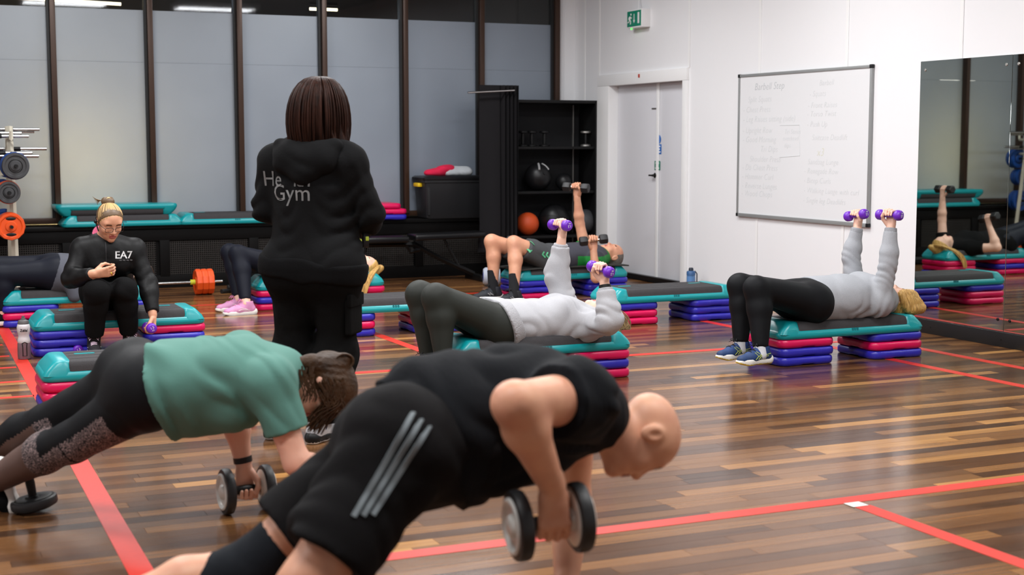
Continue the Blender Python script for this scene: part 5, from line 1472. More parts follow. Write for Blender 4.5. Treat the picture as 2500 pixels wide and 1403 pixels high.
P = person('blonde woman in black top and pink trainers lying behind the standing instructor', J, dict(w=1.10, arm=1.0, leg=1.12, bust=1.0, glute=0.85, hand=0.92, head=0.97, skin=SKIN_F, lip=LIP, brow=BROWD, hvox=0.006))
wear(P, 'tee', top_prims(P, 0.014, 0.5, sinf=0.02), BLKF, 0.011, None, folds([(J['wst'], 0.22, (1, 0.2, 0.8), 0.09, 0.006)], 12, 0.002))
wear(P, 'leggings', leg_prims(P, 0.005, 1.93, waist=0.05), NAVYL, 0.010, disp=folds([(nv(J['kL']) + V(0.06, 0, -0.05), 0.07, (1, 0, 1), 0.03, 0.004)], 13, 0.0005))
wear(P, 'hair', hair_prims(P, 0.010) + [cap(P['HL'](0, -0.03, 0.115), P['HL'](0.01, 0.0, 0.15), 0.03, 0.03, None, 1, 0.02)], H_BLD, 0.006, disp=folds([(J['hd'], 0.3, (0.3, 1, 0.4), 0.018, 0.002)], 14, 0.001))
cs = []; HLf = P['HL']
for i in range(70):
    s0 = HLf(-0.01 + 0.02 * rr.random(), 0.0 + 0.02 * rr.random(), 0.13 - 0.03 * rr.random()); a = rr.uniform(-1, 1)
    e = nv(at(888 + 6 * a, 712 + 10 * rr.random(), 11.26))
    cs.append(bez(s0, s0 + V(0.03, -0.08, 0.03), e + V(0.02 + 0.02 * a, -0.01, 0.17), e, 10))
strands(P, 'ponytail', cs, 0.0052, 0.0025, H_BLD)
PKSH = mat('pink_mesh_shoe', (222, 160, 198), 0.6, rgb2=(200, 128, 176), nscale=8, bump=0.3, bscale=300); PKL = mat('pink_lace', (214, 130, 170), 0.8)
for s, tl in (('L', (-1, -0.10, 0)), ('R', (-1, -0.05, 0))):
    shoe(P, J['a' + s], tl, upper=PKSH, sole=SOLEW, lace=PKL, sc=1.0, stripes=(SOLEW, [[(-0.02, 0.04), (0.05, 0.05), (0.075, 0.042)], [(0.0, 0.05), (0.06, 0.065)]]), label='pink trainer with white sole')
for s, n in (('L', 'near bent'), ('R', 'far raised')):
    O, h = P['grips'][s]; dumbbell('h', O, h, 'black dumbbell in the %s hand of the woman with pink trainers' % n, group='black hexagonal dumbbells')

# ---- woman in navy leggings at far left
J = dict(base=(1.3, 11.2, 0.0), tf=(0, 0, 1), hL=at(142, 668, 11.10), hR=at(128, 660, 11.30), wst=at(192, 662, 11.2), cst=at(245, 664, 11.2), nk=at(300, 668, 11.2),
         sL=at(292, 678, 11.03), sR=at(278, 664, 11.37), kL=at(-2, 670, 11.10), kR=at(-24, 650, 11.32), aL=at(8, 764, 11.08), aR=at(-28, 752, 11.30),
         hd=at(336, 668, 11.2), hup=(1, 0, -0.1), hfw=(0, 0, 1), HL=((0.3, 0.9, 0.05), (1, 0, 0), (0, 0, 1), 0.5), HR=((0.3, -0.9, 0.05), (1, 0, 0), (0, 0, 1), 0.5))
J['eL'] = nv(J['sL']) + V(-0.18, -0.10, -0.02); J['eR'] = nv(J['sR']) + V(-0.18, 0.10, -0.02)
J['wL'] = J['eL'] + V(0.04, 0.17, 0.13); J['wR'] = J['eR'] + V(0.04, -0.17, 0.13)
report('3', J)
P = person('woman in navy leggings and grey top lying at far left behind the seated woman', J, dict(w=1.28, arm=1.0, leg=1.22, bust=1.0, glute=0.85, hand=0.92, head=0.97, skin=SKIN_F, lip=LIP, brow=BROWD, hvox=0.007))
GTOP = mat('grey_marl_top', (76, 78, 87), 0.9, noise=0.12, nscale=120, bump=0.1, bscale=200)
tp = top_prims(P, 0.012, 1.0, sinf=0.016)
tp.append(cap(nv(J['hL']) + V(0.06, -0.10, -0.02), nv(J['hL']) + V(0.10, -0.11, -0.16), 0.045, 0.05, None, 1, 0.04))
wear(P, 'top', tp, GTOP, 0.010, None, folds([(J['wst'], 0.25, (1, 0.2, 0.5), 0.08, 0.014)], 16, 0.002), cuts=[(P['pel'] - P['upb'] * 0.02, -P['upb'] + V(0, 0, 0.25))])
wear(P, 'leggings', leg_prims(P, 0.005, 1.95, waist=0.04), NAVYL, 0.010, disp=folds([], 17, 0.0008))
wear(P, 'hair', hair_prims(P, 0.012), H_BRN, 0.008)
for s in 'LR': shoe(P, J['a' + s], (-1, -0.1, 0), upper=BLKF, sole=SOLEW, lace=BLKL2, sc=1.0)

# ---- seated woman in black tracksuit
yS = 9.64
J = dict(base=(1.35, 9.5, 0.0), tf=(0.05, -0.80, -0.35), hL=pt(at(292, 735, yS), z=0.375), hR=pt(at(242, 735, yS), z=0.375), wst=at(266, 682, 9.58), cst=at(262, 628, 9.47), nk=at(254, 588, 9.45),
         sL=at(326, 611, 9.44), sR=at(203, 609, 9.47), eL=at(362, 692, 9.36), eR=at(172, 682, 9.38), wR=at(230, 668, 9.20),
         kL=at(303, 706, 9.26), kR=at(236, 709, 9.22), aL=at(317, 828, 9.40), aR=at(229, 834, 9.37), hd=at(267, 541, 9.36), hup=(0.06, -0.42, 0.90), hfw=(0.16, -0.89, -0.42),
         HR=((0.95, -0.15, 0.12), (0.1, -0.35, 0.95), (0.2, -0.9, 0.45), 0.9), HL=((0.0, -0.1, -1), (0.05, -1, 0.05), (1, 0, 0)))
J['wL'] = at(373, 768, 9.24)
report('2', J)
P = person('woman in black tracksuit and glasses seated on a step holding a purple dumbbell', J, dict(w=1.02, arm=1.0, leg=1.02, bust=0.9, hand=0.93, head=0.97, skin=SKIN_T, lip=LIP, brow=BROWD, hvox=0.0038, trap=0.55, chtop=0.62))
fl_ = folds([(J['eL'], 0.14, UP, 0.06, 0.008), (J['eR'], 0.14, (1, 0, 0.4), 0.055, 0.008), (J['wst'], 0.2, (0.2, 0, 1), 0.07, 0.008), (J['cst'], 0.2, (0.7, 0, 0.6), 0.09, 0.005)], 20, 0.0025)
tp = top_prims(P, 0.020, 1.92, sinf=0.017, skip=('gluteL', 'gluteR'))
ctf = unit(V(0.05, -1, 0.1)); tp += clip_all([cap(nv(J['nk']) - P['upb'] * 0.03 - ctf * 0.012, nv(J['nk']) + P['upb'] * 0.09 - ctf * 0.012, 0.080, 0.070, None, 1, 0.012)], nv(J['nk']) + P['upb'] * 0.045, P['upb'] + ctf * 0.9)
jk = wear(P, 'jacket', tp, BLKS, 0.0085, disp=fl_)
wear(P, 'polo_collar', clip_all([cap(nv(J['nk']) - P['upb'] * 0.02 - ctf * 0.006, nv(J['nk']) + P['upb'] * 0.10 - ctf * 0.006, 0.072, 0.066, None, 1, 0.01)], nv(J['nk']) + P['upb'] * 0.052, P['upb'] + ctf * 0.75), mat('pink_collar', (206, 92, 128), 0.8, bump=0.2), 0.006)
wear(P, 'trousers', leg_prims(P, 0.016, 1.86, waist=0.06), BLKF, 0.009, disp=folds([(J['kL'], 0.13, (0.3, 0, 1), 0.06, 0.006), (J['kR'], 0.13, (-0.3, 0, 1), 0.06, 0.006)], 21, 0.0025))
HLf = P['HL']
hp = hair_prims(P, 0.006, forehead=0.046)
hp += [cap(HLf(-0.012, -0.062, 0.116), HLf(0.018, -0.066, 0.118), 0.029, 0.027, None, 1, 0.006), cap(HLf(-0.02, -0.075, 0.128), HLf(0.02, -0.065, 0.134), 0.016, 0.015, None, 1, 0.006)]
wear(P, 'hair', hp, mat('hair_brown_roots', (92, 70, 46), 0.45, noise=0.25), 0.005, disp=folds([(J['hd'], 0.3, P['HF'][0], 0.014, 0.0016)], 22, 0.001))
cs = []; Re = nv((0.074, 0.096, 0.078)) + 0.0095; ce = nv((0, -0.014, 0.036))
for i in range(84):
    xx = rr.uniform(-0.078, 0.078); n0 = unit((nv((xx, 0.078 - 8 * xx * xx, 0.062 - 9 * xx * xx)) - ce) / Re); n1 = unit((nv((xx * 0.22, -0.058, 0.115)) - ce) / Re)
    cs.append([HLf(*(ce + Re * unit(n0 * (1 - q) + n1 * q))) for q in [k / 9 for k in range(10)]])
for i in range(26):
    a0 = 6.28 * i / 26; cs.append([HLf(0.003 + 0.032 * math.cos(a0 + q), -0.064 + 0.010 * math.sin(q * 2 + a0), 0.117 + 0.030 * math.sin(a0 + q)) for q in [k * 0.3 for k in range(7)]])
strands(P, 'hair_highlights', cs, 0.0015, 0.0013, mat('hair_blonde_streak', (192, 158, 106), 0.45, noise=0.25), 5)
strands(P, 'loose_strands', [bez(HLf(0.02, -0.06, 0.12), HLf(0.05, -0.08, 0.125), HLf(0.06, -0.09, 0.11), HLf(0.055 + 0.005 * i, -0.1, 0.075 + 0.008 * i), 7) for i in range(9)], 0.0028, 0.001, H_DBL)
bm = BM(); gb = Vector(P['base'])
for s in (-1, 1):
    tube(bm, [Vector(HLf(s * (0.034 + 0.026 * math.copysign(abs(math.cos(a)) ** 0.5, math.cos(a))), 0.108, -0.004 + 0.0155 * math.copysign(abs(math.sin(a)) ** 0.5, math.sin(a)))) - gb for a in [2 * PI * (i + 0.5) / 24 for i in range(24)]], 0.0016, 5, True)
    tube(bm, [Vector(HLf(s * 0.058, 0.106, 0.002)) - gb, Vector(HLf(s * 0.075, 0.07, 0.006)) - gb, Vector(HLf(s * 0.083, -0.005, 0.01)) - gb], 0.0017, 5)
tube(bm, [Vector(HLf(-0.010, 0.108, 0.0)) - gb, Vector(HLf(0, 0.112, 0.003)) - gb, Vector(HLf(0.010, 0.108, 0.0)) - gb], 0.0014, 5)
gl = obj('glasses', bm, BLACKP, P['t'])
bm = BM(); tube(bm, [Vector(HLf(0.084, -0.02, 0.03)) - gb, Vector(HLf(0.087, 0.0, -0.01)) - gb, Vector(HLf(0.080, 0.04, -0.045)) - gb], 0.0045, 6); ball(bm, Vector(HLf(0.086, -0.012, 0.0)) - gb, 0.014, 10)
obj('headset', bm, BLACKP, P['t'])
bm = BM(); zp = wrap_line(P, jk, [Vector(at(266, 592, 9.2)), Vector(at(267, 640, 9.2)), Vector(at(268, 665, 9.2))], (0, 1, -0.05), 0, 0.002, 6)
if len(zp) > 2: tube(bm, zp, 0.003, 5)
if zp: box(bm, zp[1] + Vector((0, -0.006, -0.03)), (0.010, 0.004, 0.03), 0.002)
obj('zip', bm, mat('dark_zip', (52, 52, 54), 0.4, 0.5), P['t'])
me = text_mesh('EA7', 0.066, 0.0005, bold=0.001, space=1.0)
c0 = Vector(at(307, 630, 9.1))
decal('chest_print', me, basis(c0, (1, -0.12, -0.03), (0.0, 0, 1)), (0.1, 1, 0), jk, P, PRINTW, 0.002)
bm = BM()
for k in range(4):
    q_ = wrap_line(P, jk, [Vector(at(296 + k * 9, 642, 9.1)), Vector(at(302 + k * 9, 642.5, 9.1))], (0.1, 1, 0), 0, 0.002, 4)
    if len(q_) > 2: ribbon(bm, q_, 0.007, (0, 0, 1))
obj('small_print', bm, mat('dim_print', (80, 80, 82), 0.6), P['t'])
O, h = P['grips']['R']
fr_ = nv(J['wR']) + unit(J['HR'][0]) * 0.10 * 0.93
ring_band(P, 'finger_ring', fr_ + V(0.012, -0.012, -0.012), (0.9, -0.3, 0.2), 0.0095, 0.006, mat('gold', (220, 170, 70), 0.25, 1.0), th=0.002)
WSH = mat('black_white_trainer', (28, 26, 30), 0.6, noise=0.2)
for s, tl in (('R', (-0.12, -1, 0)), ('L', (0.10, -1, 0))):
    sh2 = shoe(P, J['a' + s], tl, upper=WSH, sole=SOLEW, sole2=BLACKP, lace=mat('pink_white_lace', (222, 196, 214), 0.8), sc=0.95, stripes=(PRINTW, [[(0.0, 0.038), (0.06, 0.042), (0.13, 0.036)], [(0.02, 0.055), (0.08, 0.062)], [(0.1, 0.042), (0.14, 0.05)], [(-0.05, 0.05), (0.0, 0.048)]]))
    sock(P, J['a' + s], J['k' + s], 0.12, 0.041, SOCKB)
O, h = P['grips']['L']; dumbbell('v', O, h, 'purple dumbbell held low by the seated woman in black', 0.4, group='purple dumbbells')

# ---- standing instructor, back to the camera
fx, fy = math.sin(math.radians(40)), math.cos(math.radians(40))
fd = V(fx, fy, 0); rd = V(fy, -fx, 0)
C0 = nv(at(764, 640, 6.35)); 
def bodyp(px, py, r=0.0, f=0.0):
    q = nv(at(px, py, 6.35)); return q + fd * f + rd * 0
def side(py, r, f=0.0, px=764):
    q = nv(at(px, py, 6.35)); return q + rd * r + fd * f
J = dict(base=(C0[0], 6.35, 0), tf=fd, hL=side(650, -0.10, px=768), hR=side(650, 0.10, px=768), wst=side(548, 0, 0.02, px=766), cst=side(448, 0, 0.02, px=764), nk=side(352, 0, 0.0, px=768),
         sL=side(398, -0.175, px=762), sR=side(398, 0.175, px=762), eL=side(512, -0.235, 0.02, px=762), eR=side(520, 0.262, 0.06, px=762), wL=side(560, -0.10, 0.24, px=762), wR=side(572, 0.14, 0.26, px=762),
         kL=side(848, -0.105, 0.03, px=764), kR=side(852, 0.105, 0.03, px=764), aL=side(1036, -0.105, 0.0, px=722), aR=side(1036, 0.115, -0.06, px=736), hd=side(262, 0, 0.02, px=773), hup=(0.02, 0.1, 1), hfw=fd + V(0, 0, -0.15),
         HL=((0.95 * rd + 0.3 * fd), (0, 0, 1), fd, 0.8), HR=((-0.9 * rd + 0.3 * fd), (0, 0, 1), fd, 0.8))
for s in 'LR': J['a' + s][2] = 0.09
report('1', J)
P = person('standing instructor seen from behind in black hoodie and cargo trousers, long dark brown hair', J, dict(w=1.25, arm=1.08, leg=1.12, bust=0.9, hand=0.95, head=1.0, skin=SKIN_F, lip=LIP, brow=BROWD, hvox=0.006, glute=1.05, belly=1.08))
lf, rt_ = J['sL'], J['sR']
tp = top_prims(P, 0.026, 1.9, sinf=0.022)
hcut = [(P['pel'] + V(0, 0, -0.005), (rd[0] * -0.10, rd[1] * -0.10, -1))]
nkp = nv(J['nk'])
tp += [cap(nkp - UP * 0.02 - fd * 0.02, nkp + UP * 0.03 - fd * 0.01, 0.088, 0.080, None, 1, 0.03)]
fl_ = folds([(J['eL'], 0.16, (0.4, 0, 1), 0.085, 0.024), (J['eR'], 0.16, (-0.4, 0, 1), 0.08, 0.024), (nv(J['wst']) - UP * 0.03, 0.26, (0.2, 0, 1), 0.095, 0.020), (nv(J['sR']) - UP * 0.05, 0.18, (0.8, 0, 0.6), 0.09, 0.020)], 30, 0.003)
hd_ = wear(P, 'hoodie', tp, BLKF, 0.0085, disp=fl_, cuts=hcut)
hoodc = nkp - fd * 0.078 - UP * 0.028
hpz = [cap(hoodc + rd * -0.135 + UP * 0.02, hoodc + rd * -0.10 - UP * 0.055 - fd * 0.035, 0.036, 0.038, None, 1, 0.05), cap(hoodc + rd * 0.135 + UP * 0.02, hoodc + rd * 0.10 - UP * 0.055 - fd * 0.035, 0.036, 0.038, None, 1, 0.05),
       cap(hoodc + rd * -0.10 - UP * 0.055 - fd * 0.035, hoodc + rd * 0.0 - UP * 0.105 - fd * 0.050, 0.038, 0.038, None, 1, 0.05), cap(hoodc + rd * 0.10 - UP * 0.055 - fd * 0.035, hoodc - UP * 0.105 - fd * 0.050, 0.038, 0.038, None, 1, 0.05),
       cap(hoodc - rd * 0.06 - UP * 0.02 - fd * 0.02, hoodc + rd * 0.06 - UP * 0.02 - fd * 0.02, 0.070, 0.070, None, 1, 0.05), cap(hoodc - UP * 0.05 - fd * 0.025, hoodc - UP * 0.08 - fd * 0.03, 0.062, 0.055, None, 1, 0.05)]
wear(P, 'hood', hpz, BLKF, 0.008, disp=folds([(hoodc - UP * 0.05, 0.2, (0.35, 0, 1), 0.07, 0.007)], 31, 0.002))
wear(P, 'hem_band', clip_all(clip_all([grow(P['D']['pelvis'], 0.032), grow(P['D']['gluteL'], 0.03), grow(P['D']['gluteR'], 0.03), grow(P['D']['belly'], 0.03)], P['pel'] + UP * 0.03, UP + rd * 0.1), P['pel'] - UP * 0.045, -UP - rd * 0.1), mat('black_rib', (17, 17, 18), 0.9, bump=0.15, bscale=160, spec=0.07), 0.008)
back = -fd
for i, (tx, dz, dx) in enumerate((('H', 0, -0.118), ('e', 0, -0.060), ('l', 0, 0.035), ('t', 0, 0.055), ('h', 0, 0.088))):
    me = text_mesh(tx, 0.098, 0.0004)
    c_ = nv(at(708, 452, 6.0)) ; c_ = nv(J['cst']) + UP * 0.0 - fd * 0.2 + rd * (dx - 0.062) + UP * (nv(at(708, 440, 6.2))[2] - nv(J['cst'])[2])
    decal('back_print', me, basis(c_, tuple(rd), (0, 0, 1)), tuple(fd), hd_, P, PRINTG, 0.002)
me = text_mesh('Gym', 0.105, 0.0004)
c_ = nv(J['cst']) - fd * 0.2 + rd * -0.052 + UP * (nv(at(710, 474, 6.2))[2] - nv(J['cst'])[2])
decal('back_print', me, basis(c_, tuple(rd), (0, 0, 1)), tuple(fd), hd_, P, PRINTG, 0.002)
CARGO = mat('black_cargo_cotton', (15, 15, 15), 0.92, noise=0.2, bump=0.15, bscale=70, spec=0.07)
lp = leg_prims(P, 0.020, 1.96, sinf=0.038, waist=0.05)
for s in 'LR': lp.append(cap(nv(J['k' + s]) - UP * 0.05, nv(J['a' + s]) + UP * 0.06, 0.088, 0.072, None, 1, 0.05))
tr = wear(P, 'cargo_trousers', lp, CARGO, 0.0095, disp=folds([(J['kL'], 0.2, (0.5, 0, 1), 0.10, 0.010), (J['kR'], 0.2, (-0.4, 0, 1), 0.10, 0.010), (nv(J['aL']) + UP * 0.15, 0.15, UP, 0.07, 0.010), (nv(J['aR']) + UP * 0.15, 0.15, UP, 0.07, 0.010), ((nv(J['hL']) + nv(J['kL'])) / 2, 0.2, (0.6, 0, 1), 0.12, 0.006)], 33, 0.003))
bm = BM(); pc_ = (nv(J['hR']) * 0.42 + nv(J['kR']) * 0.58) + rd * 0.105 - fd * 0.01 - P['base']
Mx = basis(pc_, tuple(fd), (0, 0, 1)).to_3x3()
box(bm, Vector(pc_) - Vector(rd) * 0.012, (0.15, 0.17, 0.03), 0.014, rot=Mx, seg=3); box(bm, Vector(pc_) + Vector((0, 0, 0.075)) - Vector(rd) * 0.002, (0.16, 0.06, 0.024), 0.009, rot=Mx)
bm2 = bm; bmesh.ops.translate(bm2, vec=(0, 0, 0), verts=bm2.verts[:]); obj('cargo_pocket', bm2, CARGO, P['t'])
# long straight hair: a thick shell falling behind the shoulders
HLf, HF = P['HL'], P['HF']
h0 = nv(J['hd'])
hp = [ell(HLf(0, -0.018, 0.036), nv((0.074, 0.096, 0.078)) + 0.020, HF, 0.03)]
for i in range(9):
    a = math.radians(-105 + 210 * i / 8)
    d_ = -fd * math.cos(a) + rd * math.sin(a)
    top = h0 + UP * 0.03 + d_ * 0.070 + fd * 0.0; bot = h0 - UP * 0.160 + d_ * 0.116 + fd * 0.004
    hp.append(cap(top, bot, 0.040, 0.030, None, 1, 0.035, cb=False))
hp = [dict(p, clip=((HLf(0, 0.055, 0.0), HF[1]),)) for p in hp]
def hdisp(Pn):
    q = Pn - h0; ang = np.arctan2(q @ rd, -(q @ fd)); low = np.clip((0.06 - q[:, 2]) / 0.2, 0, 1)
    return (0.0035 * np.sin(ang * 17 + 9 * q[:, 2]) + 0.002 * np.sin(ang * 41 + 21 * q[:, 2])) * (0.35 + low)
wear(P, 'hair', hp, H_DRK, 0.0055, disp=hdisp)
cs = []
for i in range(150):
    a = math.radians(rr.uniform(-125, 125)); d_ = -fd * math.cos(a) + rd * math.sin(a)
    d_ = -fd * math.cos(a) * 1.24 + rd * math.sin(a) * 0.97
    ln = 0.185 + 0.022 * rr.random(); bo = 0.128 + 0.012 * rr.random(); lift = rr.uniform(-0.004, 0.006)
    p0 = h0 + UP * 0.137 + d_ * 0.004 + fd * 0.02; p3 = h0 - UP * ln + d_ * (bo - 0.018)
    p1 = h0 + UP * 0.155 + d_ * (0.132 + lift); p2 = h0 - UP * 0.06 + d_ * (bo + 0.032) + rd * rr.uniform(-0.012, 0.012)
    cs.append(bez(p0, p1, p2, p3, 12))
strands(P, 'hair_strands', cs, 0.0048, 0.003, H_DRK, 5)
for s in 'LR':
    shoe(P, J['a' + s], fd + (rd * 0.15 if s == 'R' else -rd * 0.1), upper=mat('white_trainer', (206, 206, 210), 0.6, noise=0.08), sole=BLACKP, sole2=SOLEW, lace=BLKL2, sc=0.98)
    sock(P, J['a' + s], J['k' + s], 0.09, 0.042, mat('navy_sock', (24, 28, 62), 0.9))
p_ = nv(at(892, 585, 6.28)) - P['base']
bm = BM(); box(bm, p_ + V(0, 0, 0), (0.03, 0.03, 0.07), 0.008); tube(bm, [p_ + V(0, 0, -0.03), p_ + V(-0.01, 0, -0.10), p_ + V(-0.02, 0.0, -0.13)], 0.003, 5); obj('stopwatch', bm, BLACKP, P['t'])
bm = BM(); box(bm, p_ + V(0.004, -0.014, 0.006), (0.016, 0.008, 0.02), 0.003); obj('stopwatch_face', bm, mat('lime_face', (196, 214, 70), 0.5), P['t'])

# ---- woman in green tee holding a plank
yB = (0.05, 1, 0)
cL = nv(at(602, 1193, 5.13)); cL[2] = 0.086
cR = nv(at(830, 1290, 4.86)); cR[2] = 0.086
J = dict(base=(0.9, 5.0, 0), tf=(0, -0.12, -1), hR=at(372, 962, 5.02), hL=at(330, 930, 5.24), wst=at(470, 935, 5.03), cst=at(580, 920, 4.95), nk=at(690, 905, 4.90),
         sR=at(658, 935, 4.76), sL=at(588, 872, 5.08), eR=at(724, 1128, 4.70), eL=at(572, 1008, 5.17), wL=grip_w(cL, (0.03, 0, -1), (0, 1, 0), 0.95), wR=grip_w(cR, (0.1, 0, -1), (0, -1, 0), 0.95),
         kR=at(178, 1078, 5.24), kL=at(118, 1034, 5.48), aR=at(-30, 1182, 5.52), aL=at(-80, 1120, 5.78), tR=(0.3, 0.1, -1), tL=(0.3, 0.1, -1), hd=at(784, 945, 4.89), hup=(1, -0.05, 0.10), hfw=(-0.22, -0.28, -0.95),
         HL=((0.03, 0, -1), (1, 0.05, 0), (0, 1, 0)), HR=((0.1, 0, -1), (1, 0.05, 0), (0, -1, 0)))
report('8', J); print('8 z', [round(float(nv(J[k])[2]), 2) for k in ('hR', 'kR', 'aR', 'aL', 'wL', 'wR', 'sR', 'sL')])
P = person('woman in green tee and black leggings holding a plank on round dumbbells', J, dict(w=1.18, arm=1.10, leg=1.18, bust=1.1, hand=0.95, head=0.98, skin=SKIN_P, lip=LIP, brow=BROWD, glute=1.12, belly=1.1))
GREEN = mat('sage_green_tee', (79, 125, 114), 0.85, noise=0.05, bump=0.06, bscale=120)
tp = top_prims(P, 0.022, 0.62, sinf=0.026)
pel, ub = P['pel'], P['upb']
tors = tp[:-2] if False else [p for p in tp]
tors.append(cap(pel + ub * 0.05 + UP * 0.03, pel + ub * 0.20 + UP * 0.03, 0.150, 0.14, (0, 0, 1), 0.85, 0.05))
hang = [cap(pel + ub * 0.04 + V(0, -0.05, -0.12), nv(J['cst']) + V(-0.03, -0.03, -0.10), 0.075, 0.075, None, 1, 0.08), cap(pel + ub * 0.08 + V(0, 0.10, -0.10), nv(J['cst']) + V(-0.03, 0.05, -0.09), 0.075, 0.075, None, 1, 0.08)]
tors = tors + hang
fl_ = folds([(nv(J['wst']), 0.30, (1, 0.15, 0.45), 0.11, 0.030), (pel + ub * 0.15, 0.24, (1, 0.2, 0.55), 0.085, 0.026), (nv(J['sR']) + V(-0.06, 0, -0.06), 0.14, (0.8, 0, 0.7), 0.07, 0.026)], 40, 0.002)
wear(P, 'green_tee', tors, GREEN, 0.0075, disp=fl_, cuts=[(pel + ub * 0.085, -ub + V(0, 0, -0.10))])
LACEM = bpy.data.materials.new('lace_print_leggings'); LACEM.use_nodes = True
_nt = LACEM.node_tree; _bs = _nt.nodes['Principled BSDF']; _bs.inputs['Roughness'].default_value = 0.75
_tc = _nt.nodes.new('ShaderNodeTexCoord'); _vo = _nt.nodes.new('ShaderNodeTexVoronoi'); _vo.feature = 'DISTANCE_TO_EDGE'; _vo.inputs['Scale'].default_value = 42
_n2 = _nt.nodes.new('ShaderNodeTexNoise'); _n2.inputs['Scale'].default_value = 16
_mx = _nt.nodes.new('ShaderNodeMix'); _mx.data_type = 'RGBA'; _mx.inputs[0].default_value = 0.4
_nt.links.new(_tc.outputs['Object'], _n2.inputs['Vector']); _nt.links.new(_tc.outputs['Object'], _mx.inputs[6]); _nt.links.new(_n2.outputs['Color'], _mx.inputs[7]); _nt.links.new(_mx.outputs[2], _vo.inputs['Vector'])
_r = _nt.nodes.new('ShaderNodeValToRGB'); _r.color_ramp.elements[0].position = 0.03; _r.color_ramp.elements[0].color = (*lin((150, 128, 126)), 1); _r.color_ramp.elements[1].position = 0.11; _r.color_ramp.elements[1].color = (*lin((26, 24, 27)), 1)
_nt.links.new(_vo.outputs['Distance'], _r.inputs[0]); _nt.links.new(_r.outputs[0], _bs.inputs['Base Color'])
SHEER = mat('sheer_mesh', (86, 62, 54), 0.6, noise=0.15)
def pk8(Pn):
    m = np.zeros(len(Pn), int)
    hp_, kn, an = nv(J['hR']), nv(J['kR']), nv(J['aR'])
    for a, b, t0 in ((hp_, kn, 0.42), (kn, an, 0.0)):
        u = b - a; L = np.linalg.norm(u); u = u / L; q = Pn - a; t = (q @ u) / L; perp = q - np.outer(q @ u, u)
        sd = unit(np.cross(u, UP)); dn = np.cross(sd, u); dn = dn if dn[2] < 0 else -dn
        cam_ = V(0, -1, 0)
        v_ = perp @ unit(dn * 0.75 + cam_ * 0.65)
        near = np.linalg.norm(perp, axis=1) < 0.14
        lim = 0.030
        m[near & (t > t0) & (t <= 1.0) & (v_ > lim) & (t < (1.1 if a is hp_ else 0.30))] = 1
        if a is kn: m[near & (t > 0.42)] = 2; m[near & (t > 0.24) & (t <= 0.42)] = 1
    return m
wear(P, 'leggings', leg_prims(P, 0.006, 1.97, waist=0.12), [BLKL, LACEM, SHEER], 0.009, pk8, folds([(nv(J['hR']) + V(-0.12, -0.03, -0.06), 0.12, (1, 0, 0.8), 0.06, 0.003)], 41, 0.0008))
wv = unit(nv(J['wL']) - nv(J['eL'])); ring_band(P, 'wristwatch', nv(J['wL']) - wv * 0.025, wv, 0.031, 0.022, BLACKP)
HLf, HF = P['HL'], P['HF']
hp = [ell(HLf(0, -0.018, 0.036), nv((0.074, 0.096, 0.078)) + 0.016, HF, 0.03), ell(HLf(0, 0.02, 0.04), nv((0.070, 0.07, 0.07)) + 0.014, HF, 0.03)]
hp = clip_all(hp, HLf(0, 0.055, 0.0), unit(HF[1] - HF[2] * 0.8))
hp += [cap(HLf(-0.03, -0.115, 0.02), HLf(-0.01, -0.13, -0.02), 0.036, 0.030, None, 1, 0.03)]
hp = hp[:2] + [cap(nv(at(832, 884, 4.86)), nv(at(842, 878, 4.86)), 0.030, 0.026, None, 1, 0.02), cap(nv(at(722, 885, 4.86)), nv(at(760, 886, 4.86)), 0.020, 0.03, None, 1, 0.03), cap(nv(at(760, 888, 4.86)), nv(at(820, 892, 4.86)), 0.028, 0.030, None, 1, 0.03)]
wear(P, 'hair', hp, H_BRN, 0.0055, disp=folds([(J['hd'], 0.3, (0.35, 0.3, 1), 0.022, 0.003)], 42, 0.002))
cs = []
for i in range(110):
    s0 = nv(at(800 + rr.uniform(-25, 40), 940 + rr.uniform(-20, 40), 4.80)); e = nv(at(752 + rr.uniform(-6, 34), 1062 - 40 * rr.random(), 4.80 + 0.05 * rr.random()))
    cs.append(bez(s0, s0 + V(0.03, -0.02, -0.05), e + V(0.05, 0, 0.08), e, 8))
for i in range(22):
    s0 = nv(at(738 + rr.uniform(-8, 30), 895 + rr.uniform(-8, 20), 4.79)); e = nv(at(745 + rr.uniform(-10, 30), 965 + 20 * rr.random(), 4.78))
    cs.append(bez(s0, s0 + V(-0.015, -0.01, -0.03), e + V(0.02, 0, 0.03), e, 7))
for i in range(30):
    a_ = 2 * PI * i / 30; c_ = nv(at(836, 880, 4.86)); 
    cs.append(bez(c_ + V(0.03 * math.cos(a_), -0.02, 0.025 * math.sin(a_)), c_ + V(0.045 * math.cos(a_ + 0.7), -0.035, 0.035 * math.sin(a_ + .7)), c_ + V(0.045 * math.cos(a_ + 1.4), -0.02, 0.035 * math.sin(a_ + 1.4)), c_ + V(0.03 * math.cos(a_ + 2), 0.01, 0.025 * math.sin(a_ + 2)), 7))
strands(P, 'loose_hair', cs, 0.0032, 0.0012, H_BRN)
for s in 'LR': shoe(P, J['a' + s], (0.25, 0.05, -1), up=(-1, 0.2, -0.2), upper=BLKF, sole=SOLEW, lace=BLKL2, sc=0.97)
dumbbell('r', cL, (1, 0.05, 0), 'round chrome and black dumbbell gripped by the plank woman’s far hand', group='round dumbbells')
dumbbell('r', cR, (1, 0.05, 0), 'round dumbbell under the plank woman’s near hand behind the bald man’s thigh', group='round dumbbells')

